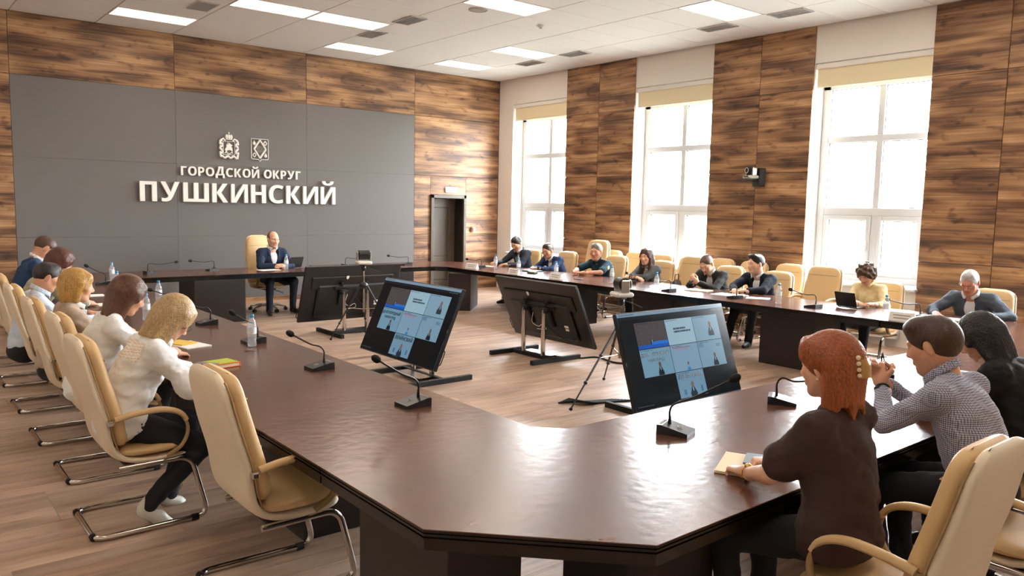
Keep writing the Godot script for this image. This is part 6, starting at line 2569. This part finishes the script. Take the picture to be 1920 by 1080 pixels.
	if kind == "uniform":
		for a in [[shl, al, 1.0], [shr, ar, -1.0]]:
			g = Geo.new()
			var mid: Vector3 = a[0].lerp(a[1][0], 0.42)
			var out: Vector3 = (r2 * a[2] + f2 * 0.35).normalized()
			var ax: Vector3 = (a[0] - a[1][0]).normalized()
			out = (out - ax * out.dot(ax)).normalized()
			g.xf = Transform3D(Basis(out.cross(ax) * -1.0, ax, out), mid + out * 0.06 * s)
			g.col = Color(0.55, 0.4, 0.08)
			g.ball(Vector3.ZERO, Vector3(0.034, 0.046, 0.009), 14)
			g.col = Color(0.5, 0.55, 0.62)
			g.ball(Vector3(0, -0.004, 0.004), Vector3(0.022, 0.028, 0.008), 12)
			g.col = Color(0.75, 0.72, 0.66)
			g.ball(Vector3(0, 0.0, 0.008), Vector3(0.01, 0.014, 0.006), 10)
			parts.append(geo_part("sleeve_badge", "vc", g))
			g = Geo.new()
			g.col = Color(0.02, 0.06, 0.08)
			g.tube([neck + r2 * 0.06 * a[2] + u2 * 0.03, a[0] + r2 * 0.02 * a[2] + u2 * 0.062], 0.02, 8, false, 0.4)
			g.col = Color(0.7, 0.55, 0.2)
			for k in 3:
				g.ball((neck + r2 * 0.06 * a[2] + u2 * 0.03).lerp(a[0] + r2 * 0.02 * a[2] + u2 * 0.062, 0.3 + 0.25 * k) + u2 * 0.012, Vector3.ONE * 0.007, 6)
			parts.append(geo_part("epaulette", "vc", g))
		g = Geo.new()
		g.xf = Transform3D(tb, chest + f2 * 0.118 * s + u2 * 0.03)
		g.col = Color(0.6, 0.6, 0.58)
		g.box(Vector3(-0.075, 0.01, -0.01), Vector3(0.07, 0.016, 0.006), 0.002)
		g.box(Vector3(0.06, -0.02, -0.008), Vector3(0.03, 0.035, 0.006), 0.002)
		g.box(Vector3(0.06, -0.075, -0.008), Vector3(0.03, 0.04, 0.006), 0.002)
		parts.append(geo_part("chest_badges", "vc", g))
	return parts

func collar(f: Field, neck: Vector3, r2: Vector3, u2: Vector3, f2: Vector3, s: float, gap: float) -> void:
	var prev := Vector3.ZERO
	for k in 15:
		var a := -PI * 0.86 + PI * 1.72 * k / 14.0    # open at the throat
		var back := 0.5 - 0.5 * cos(a + PI)           # 0 behind, 1 in front
		var p := neck + (r2 * sin(a + PI) * 0.074 + f2 * cos(a + PI) * 0.078) * s * -1.0 * -1.0 + u2 * (0.042 - 0.036 * (0.5 + 0.5 * cos(a + PI))) * s + f2 * 0.012
		if k > 0:
			f.cap(prev - u2 * 0.012, p - u2 * 0.012, 0.011, 0.011, 0.006)
			f.cap(prev + u2 * 0.008, p + u2 * 0.008, 0.009, 0.009, 0.008)
		prev = p
	for sd: float in [-1.0, 1.0]:
		f.cap(neck + r2 * sd * (0.03 + gap * 0.3) + f2 * 0.075 * s + u2 * 0.01, neck + r2 * sd * (0.045 + gap) + f2 * 0.088 * s - u2 * 0.035, 0.009, 0.004, 0.008)

var jobs := []
var done := []

func run_job(k: int) -> void:
	done[k] = person_parts(jobs[k])

func person_material(kind: String) -> Material:
	if M.has("p_" + kind):
		return M["p_" + kind]
	var m := vcol(0.6)
	match kind:
		"skin":
			m.roughness = 0.5
			m.subsurf_scatter_enabled = true
			m.subsurf_scatter_strength = 0.08
		"hair":
			m.roughness = 0.4
			m.albedo_texture = noise_tex(256, 256, noise(0.06, 4, 51), ramp([[0.0, Color("8e8e8e")], [0.45, Color("d0d0d0")], [1.0, Color("ffffff")]]))
			m.normal_enabled = true
			m.normal_texture = normal_tex(256, 256, noise(0.06, 4, 51), 6.0)
			m.normal_scale = 0.5
			m.uv1_triplanar = true
			m.uv1_scale = Vector3(13, 0.7, 13)
		"eye":
			m.roughness = 0.15
		"cloth":
			m.roughness = 0.9
			m.normal_enabled = true
			m.normal_texture = normal_tex(128, 128, noise(0.35, 2, 19), 2.0)
			m.normal_scale = 0.25
			m.uv1_triplanar = true
			m.uv1_scale = Vector3.ONE * 7.0
		"check", "mesh":
			m.roughness = 0.9
			var n := 64
			var im := Image.create(n, n, false, Image.FORMAT_RGB8)
			var a := Color("d3d4de") if kind == "check" else Color("d8b48c")
			var b := Color("34385a") if kind == "check" else Color("f6f3ee")
			im.fill(a)
			var step := 16
			for q in range(0, n, step):
				var wd := 6 if kind == "check" else 6
				im.fill_rect(Rect2i(q, 0, wd, n), b if kind == "mesh" else a.lerp(b, 0.62))
				im.fill_rect(Rect2i(0, q, n, wd), b if kind == "mesh" else a.lerp(b, 0.62))
			if kind == "check":
				for x in range(0, n, step):
					for y in range(0, n, step):
						im.fill_rect(Rect2i(x, y, 6, 6), b)
			m.albedo_texture = ImageTexture.create_from_image(im)
			m.uv1_triplanar = true
			m.uv1_scale = Vector3.ONE * (26.0 if kind == "check" else 18.0)
		"floral":
			m.roughness = 0.9
			m.albedo_texture = noise_tex(256, 256, noise(0.05, 3, 44), ramp([[0.0, Color("e9cf95")], [0.55, Color("f4dfae")], [0.66, Color("f4dfae")], [0.7, Color("a89a5c")], [0.76, Color("f1d9a4")], [1.0, Color("d9bd7c")]]))
			m.uv1_triplanar = true
			m.uv1_scale = Vector3.ONE * 5.0
		"leather_dark":
			m.roughness = 0.35
		"dark_metal":
			m = mat(Color("2b2725"), 0.3, 0.6)
		"watch_dark":
			m = mat(Color("101012"), 0.35)
		"gold":
			m = mat(Color("c9a25a"), 0.25, 1.0)
		"pearl":
			m = mat(Color("e8d5b8"), 0.25)
		"amber":
			m = mat(Color("b88a4a"), 0.3)
		"phone":
			m = mat(Color("17171a"), 0.25)
	M["p_" + kind] = m
	return m

# ---------------------------------------------------------------- the delegates
func lin(h: String) -> Color:
	return Color(h).srgb_to_linear()

func build_people() -> void:
	var E := PI / 2
	var fair := lin("dfae90")
	var mid := lin("cf9a7a")
	var tan_ := lin("c08a68")
	var white := Color(0.9, 0.89, 0.87)
	jobs = [
		# near table, backs to the camera
		{"label": "person in a brown short sleeved top with hands on a notebook", "aim": Vector3(2.919, 1.288, -1.58), "yaw": PI, "s": 0.97, "fem": true, "near": 2, "lean": 0.12, "side": 0.0, "head": [-0.05, 0.12, 0.0], "hl": Vector3(2.85, 0.79, -1.93), "hr": Vector3(3.08, 0.79, -2.02), "pose_l": "pinch", "pose_r": "pinch", "fdir_l": Vector3(-0.35, -0.1, 0.9), "fdir_r": Vector3(0.75, 0.0, 0.65), "pole_l": Vector3(0.85, -0.5, -0.3), "pole_r": Vector3(-0.8, -0.5, -0.2),
			"skin": fair, "hair": "half_up", "hair_c": lin("aa5520"), "top": "tee", "top_name": "blouse", "top_c": lin("3b2924"), "loose": 0.018, "sleeve": 0.72, "hem": true, "folds": 0.014, "w": 1.24, "watch_l": "gold", "clip": true, "earring": true, "trousers_c": Color(0.008, 0.008, 0.01)},
		{"label": "person in a checked shirt with raised clasped hands", "aim": Vector3(3.957, 1.266, -1.62), "yaw": PI, "s": 1.03, "near": 2, "lean": 0.42, "head": [0.06, 0.3, 0.0], "hl": Vector3(3.98, 1.02, -1.86), "hr": Vector3(4.07, 1.03, -1.9), "pose_l": "clasp", "pose_r": "clasp", "fdir_l": Vector3(-0.35, 0.75, 0.5), "fdir_r": Vector3(0.35, 0.7, 0.55), "back_l": Vector3(0.9, 0.1, 0.1), "back_r": Vector3(-0.9, 0.1, 0.1), "pole_l": Vector3(0.5, -0.9, 0.35), "pole_r": Vector3(-0.5, -0.9, 0.35),
			"skin": mid, "hair": "side", "hair_c": lin("4a3120"), "stubble": 0.12, "top": "shirt", "top_mat": "check", "top_c": Color.WHITE, "collar": true, "w": 1.16, "folds": 0.012, "cuff": 0.86, "watch_l": "dark", "double_chin": true, "trousers_c": lin("11131c")},
		{"label": "person in a black jacket bending over the near table", "aim": Vector3(4.704, 1.244, -1.68), "yaw": PI, "s": 0.98, "fem": true, "near": 2, "lean": 0.4, "head": [0.12, 0.62, 0.0], "hl": Vector3(4.6, 0.79, -2.0), "hr": Vector3(4.9, 0.79, -2.0), "pose_l": "relaxed", "pose_r": "pinch",
			"skin": mid, "hair": "black_bob", "hair_c": lin("17110f"), "top": "blazer", "top_c": lin("15120f"), "shirt_c": lin("cdb29a"), "folds": 0.016, "w": 1.05, "earring": true},
		# left table
		{"label": "person in a white shirt with a mesh yoke leaning over the table", "aim": Vector3(1.386, 1.181, -4.9), "yaw": E, "s": 0.98, "fem": true, "near": 2, "lean": 0.46, "head": [0.2, 0.72, 0.0], "hl": Vector3(1.62, 0.79, -5.28), "hr": Vector3(1.6, 0.78, -4.78), "pose_l": "hold", "pose_r": "relaxed",
			"skin": fair, "hair": "bob_long", "hair_c": lin("cda978"), "top": "shirt", "top_c": white, "collar": true, "loose": 0.016, "folds": 0.02, "w": 1.14, "hem": true, "panel": true, "glasses": true, "foot_r": Vector3(-0.1, 0.03, 0.12), "foot_l": Vector3(0.12, 0.0, 0.3), "toe_pitch": 0.55, "shoe_c": lin("d8d2c4")},
		{"label": "person in a plain white top leaning over the left table", "aim": Vector3(1.383, 1.212, -5.95), "yaw": E, "s": 0.99, "fem": true, "near": 1, "lean": 0.42, "head": [0.0, 0.45, 0.0], "hl": Vector3(1.68, 0.79, -6.15), "hr": Vector3(1.66, 0.79, -5.85),
			"skin": mid, "hair": "bob_long", "hair_c": lin("6a4128"), "top": "shirt", "top_name": "blouse", "top_c": white, "loose": 0.014, "folds": 0.018, "w": 1.1, "hem": true},
		{"label": "person in a beige jacket sitting upright at the left table", "aim": Vector3(1.258, 1.188, -7), "yaw": E, "s": 0.98, "fem": true, "near": 1, "lean": 0.28, "head": [-0.1, 0.1, 0.0], "hl": Vector3(1.62, 0.79, -7.25), "hr": Vector3(1.6, 0.79, -6.9),
			"skin": fair, "hair": "bob_fringe", "hair_c": lin("d3a255"), "top": "blazer", "top_c": lin("b5a08c"), "shirt_c": white, "folds": 0.024, "w": 1.1},
		{"label": "person in a light blue shirt at the left table", "aim": Vector3(1.215, 1.17, -8.1), "yaw": E, "s": 1.0, "near": 1, "lean": 0.28, "head": [0.1, 0.38, 0.0], "hl": Vector3(1.6, 0.79, -8.35), "hr": Vector3(1.58, 0.79, -7.95),
			"skin": mid, "hair": "short", "hair_c": lin("2a1f1a"), "top": "shirt", "top_c": lin("cfdcec"), "collar": true, "folds": 0.014},
		{"label": "person in a pale green jacket bending over the left table", "aim": Vector3(1.505, 1.221, -9.2), "yaw": E, "s": 0.98, "fem": true, "near": 0, "lean": 0.45, "head": [0.0, 0.6, 0.0], "hl": Vector3(1.75, 0.79, -9.4), "hr": Vector3(1.73, 0.79, -9.1),
			"skin": fair, "hair": "bob", "hair_c": lin("5e2f1c"), "top": "blazer", "top_c": lin("a8a893"), "shirt_c": white, "folds": 0.016},
		{"label": "person in a blue suit bending forward at the far left", "aim": Vector3(1.549, 1.305, -10.35), "yaw": E, "s": 1.06, "near": 0, "lean": 0.3, "head": [0.1, 0.6, 0.0], "hl": Vector3(1.75, 0.79, -10.6), "hr": Vector3(1.75, 0.79, -10.2),
			"skin": mid, "hair": "buzz", "hair_c": lin("5a3b28"), "top": "jacket", "top_c": lin("1f3a5f"), "folds": 0.014},
		# far table
		{"label": "person in a navy suit and white shirt sitting at the far table", "aim": Vector3(5.327, 1.238, -12.98), "yaw": 0.0, "s": 1.03, "near": 0, "lean": 0.1, "head": [0.1, 0.12, 0.0], "hl": Vector3(5.36, 0.81, -12.72), "hr": Vector3(5.27, 0.81, -12.7), "pose_l": "clasp", "pose_r": "clasp", "fdir_l": Vector3(-0.7, 0.0, 0.6), "fdir_r": Vector3(0.7, 0.0, 0.6), "back_l": Vector3(0.3, 0.8, 0.5), "back_r": Vector3(-0.3, 0.8, 0.5), "pole_l": Vector3(0.9, -0.4, -0.2), "pole_r": Vector3(-0.9, -0.4, -0.2),
			"skin": fair, "hair": "thin", "hair_c": lin("7a5a48"), "top": "jacket", "top_c": lin("1a2740"), "open": 1.25, "folds": 0.01, "w": 1.05, "trousers_c": lin("151b2a"), "foot_l": Vector3(0.2, 0.0, 0.42), "foot_r": Vector3(-0.22, 0.0, 0.45)},
		# window side
		{"label": "person in a dark suit and tie looking down, nearest the door", "aim": Vector3(9.62, 1.167, -11.665), "yaw": -E, "s": 1.03, "near": 0, "lean": 0.38, "head": [0.25, 0.5, 0.0], "hl": Vector3(9.28, 0.79, -11.5), "hr": Vector3(9.25, 0.8, -11.85), "pose_l": "relaxed", "pose_r": "pinch",
			"skin": mid, "hair": "short", "hair_c": lin("33261f"), "top": "jacket", "top_c": lin("272c36"), "tie": lin("1c2232"), "open": 1.15, "folds": 0.012},
		{"label": "person in an open blue suit leaning on folded hands", "aim": Vector3(9.55, 1.092, -10.676), "yaw": -E, "s": 1.0, "near": 0, "lean": 0.58, "head": [0.15, 0.28, 0.0], "hl": Vector3(9.2, 0.79, -10.55), "hr": Vector3(9.18, 0.79, -10.68), "pose_l": "clasp", "pose_r": "clasp", "fdir_l": Vector3(-0.6, 0.0, 0.8), "fdir_r": Vector3(0.6, 0.0, 0.8),
			"skin": mid, "hair": "short", "hair_c": lin("5d4a3c"), "top": "jacket", "top_c": lin("1b2c50"), "open": 1.15, "folds": 0.014},
		{"label": "person in a dark teal uniform shirt with a sleeve badge", "aim": Vector3(9.62, 1.139, -9.51), "yaw": -E, "s": 1.05, "near": 0, "lean": 0.46, "head": [0.3, 0.08, 0.0], "hl": Vector3(9.24, 0.8, -9.4), "hr": Vector3(9.22, 0.8, -9.62), "pose_l": "clasp", "pose_r": "clasp", "fdir_l": Vector3(-0.85, 0.0, 0.4), "fdir_r": Vector3(0.85, 0.0, 0.5), "pole_l": Vector3(0.95, -0.35, 0.1), "pole_r": Vector3(-0.95, -0.35, 0.1),
			"skin": lin("d39a7c"), "hair": "grey", "hair_c": lin("9a9187"), "top": "uniform", "top_c": lin("163a45"), "collar": true, "sleeve": 0.8, "w": 1.14, "face_w": 1.08, "double_chin": true, "watch_l": "dark", "folds": 0.01, "trousers_c": lin("12303a")},
		{"label": "person in a grey blazer with folded arms at the window side", "aim": Vector3(9.7, 1.113, -8.454), "yaw": -E, "s": 0.98, "fem": true, "near": 0, "lean": 0.34, "head": [0.18, 0.05, 0.0], "hl": Vector3(9.3, 0.79, -8.55), "hr": Vector3(9.34, 0.8, -8.35), "pole_l": Vector3(0.95, -0.35, 0.0), "pole_r": Vector3(-0.95, -0.35, 0.0), "fdir_l": Vector3(-0.95, 0.0, 0.2), "fdir_r": Vector3(0.95, 0.0, 0.2),
			"skin": fair, "hair": "long", "hair_c": lin("553321"), "top": "blazer", "top_c": lin("4b4a4a"), "shirt_c": lin("8f8782"), "folds": 0.014},
		{"label": "person in a charcoal jacket looking at a phone", "aim": Vector3(9.6, 1.093, -7.193), "yaw": -E, "s": 1.03, "near": 0, "lean": 0.5, "head": [0.1, 0.62, 0.0], "hl": Vector3(9.32, 0.83, -7.12), "hr": Vector3(9.32, 0.83, -7.24), "pose_l": "hold", "pose_r": "hold", "fdir_l": Vector3(-0.4, 0.5, 0.7), "fdir_r": Vector3(0.4, 0.5, 0.7), "back_l": Vector3(0.5, -0.3, 0.8), "back_r": Vector3(-0.5, -0.3, 0.8), "phone": true,
			"skin": fair, "hair": "buzz", "hair_c": lin("6b5142"), "top": "jacket", "top_c": lin("2b2b2c"), "shirt_c": lin("d5d5da"), "open": 1.2, "folds": 0.014, "w": 1.06},
		{"label": "person in a navy suit looking aside at the window side", "aim": Vector3(9.65, 1.148, -6.393), "yaw": -E, "s": 1.02, "near": 0, "lean": 0.42, "head": [-0.35, 0.05, 0.0], "hl": Vector3(9.25, 0.79, -6.3), "hr": Vector3(9.22, 0.79, -6.45), "pose_l": "flat", "pose_r": "relaxed", "pole_l": Vector3(0.9, -0.4, 0.1), "pole_r": Vector3(-0.9, -0.4, 0.1), "fdir_l": Vector3(-0.8, 0.0, 0.5), "fdir_r": Vector3(0.6, 0.0, 0.7),
			"skin": fair, "hair": "quiff", "hair_c": lin("2a1d17"), "top": "jacket", "top_c": lin("151a28"), "open": 1.15, "folds": 0.014, "foot_l": Vector3(0.1, 0.0, 0.5), "foot_r": Vector3(-0.15, 0.0, 0.65)},
		{"label": "person in a beige blouse sitting at the tablet", "aim": Vector3(9.68, 1.124, -4.817), "yaw": -E, "s": 0.97, "fem": true, "near": 1, "lean": 0.22, "head": [0.05, 0.55, 0.0], "hl": Vector3(9.4, 0.79, -4.58), "hr": Vector3(9.42, 0.79, -4.78), "pose_l": "pinch", "pose_r": "relaxed",
			"skin": fair, "hair": "curly", "hair_c": lin("5a3c26"), "top": "shirt", "top_name": "blouse", "top_mat": "floral", "top_c": Color.WHITE, "collar": true, "neck_drop": 0.05, "cuff": 0.5, "loose": 0.008, "folds": 0.012, "earring": true},
		{"label": "person in glasses and a grey suit writing at the right", "aim": Vector3(9.65, 1.132, -3.601), "yaw": -E, "s": 1.06, "near": 1, "lean": 0.46, "head": [0.1, 0.42, 0.0], "hl": Vector3(9.42, 0.79, -3.28), "hr": Vector3(9.3, 0.785, -3.8), "pose_l": "relaxed", "pose_r": "flat", "pole_l": Vector3(0.9, -0.5, 0.1), "pole_r": Vector3(-0.9, -0.5, 0.1),
			"skin": lin("c98c70"), "hair": "grey", "hair_c": lin("d8d5cf"), "brow_c": lin("8d8782"), "top": "jacket", "top_c": lin("4b525c"), "open": 1.2, "folds": 0.014, "w": 1.14, "glasses": true}]
	done.resize(jobs.size())
	for sp: Dictionary in jobs:
		# seat each person so that the head comes to the place measured for it
		sp.s = sp.get("s", 1.0) * 1.04
		sp.head_s = sp.get("head_s", 1.0) * (1.08 if sp.near == 0 else 1.04)
		sp.pos = Vector2.ZERO
		var h: Vector3 = skeleton(sp).head
		sp.hip = 0.575 + clampf(sp.aim.y - h.y, -0.085, 0.07)
		var w := Basis(Vector3.UP, sp.yaw) * h
		sp.pos = Vector2(sp.aim.x - w.x, sp.aim.z - w.z)
	var id := WorkerThreadPool.add_group_task(run_job, jobs.size(), 4, true)
	WorkerThreadPool.wait_for_group_task_completion(id)
	for k in jobs.size():
		var sp: Dictionary = jobs[k]
		var t := thing("person", sp.label, "person", Vector3(sp.pos.x, 0, sp.pos.y), sp.yaw)
		for q: Dictionary in done[k]:
			if (q.i as PackedInt32Array).is_empty():
				continue
			put(q.name, part_mesh(q), person_material(q.mat), t)
		if sp.has("phone_out"):
			var ph := thing("phone", "black phone held by the person in the charcoal jacket", "phone", Vector3(sp.pos.x, 0, sp.pos.y), sp.yaw)
			put("handset", part_mesh(sp.phone_out), M.black, ph)
	done.clear()
	jobs.clear()

func part_mesh(q: Dictionary) -> ArrayMesh:
	var a := []
	a.resize(Mesh.ARRAY_MAX)
	a[Mesh.ARRAY_VERTEX] = q.v
	a[Mesh.ARRAY_NORMAL] = q.n
	a[Mesh.ARRAY_COLOR] = q.c
	a[Mesh.ARRAY_INDEX] = q.i
	var m := ArrayMesh.new()
	m.add_surface_from_arrays(Mesh.PRIMITIVE_TRIANGLES, a)
	return m
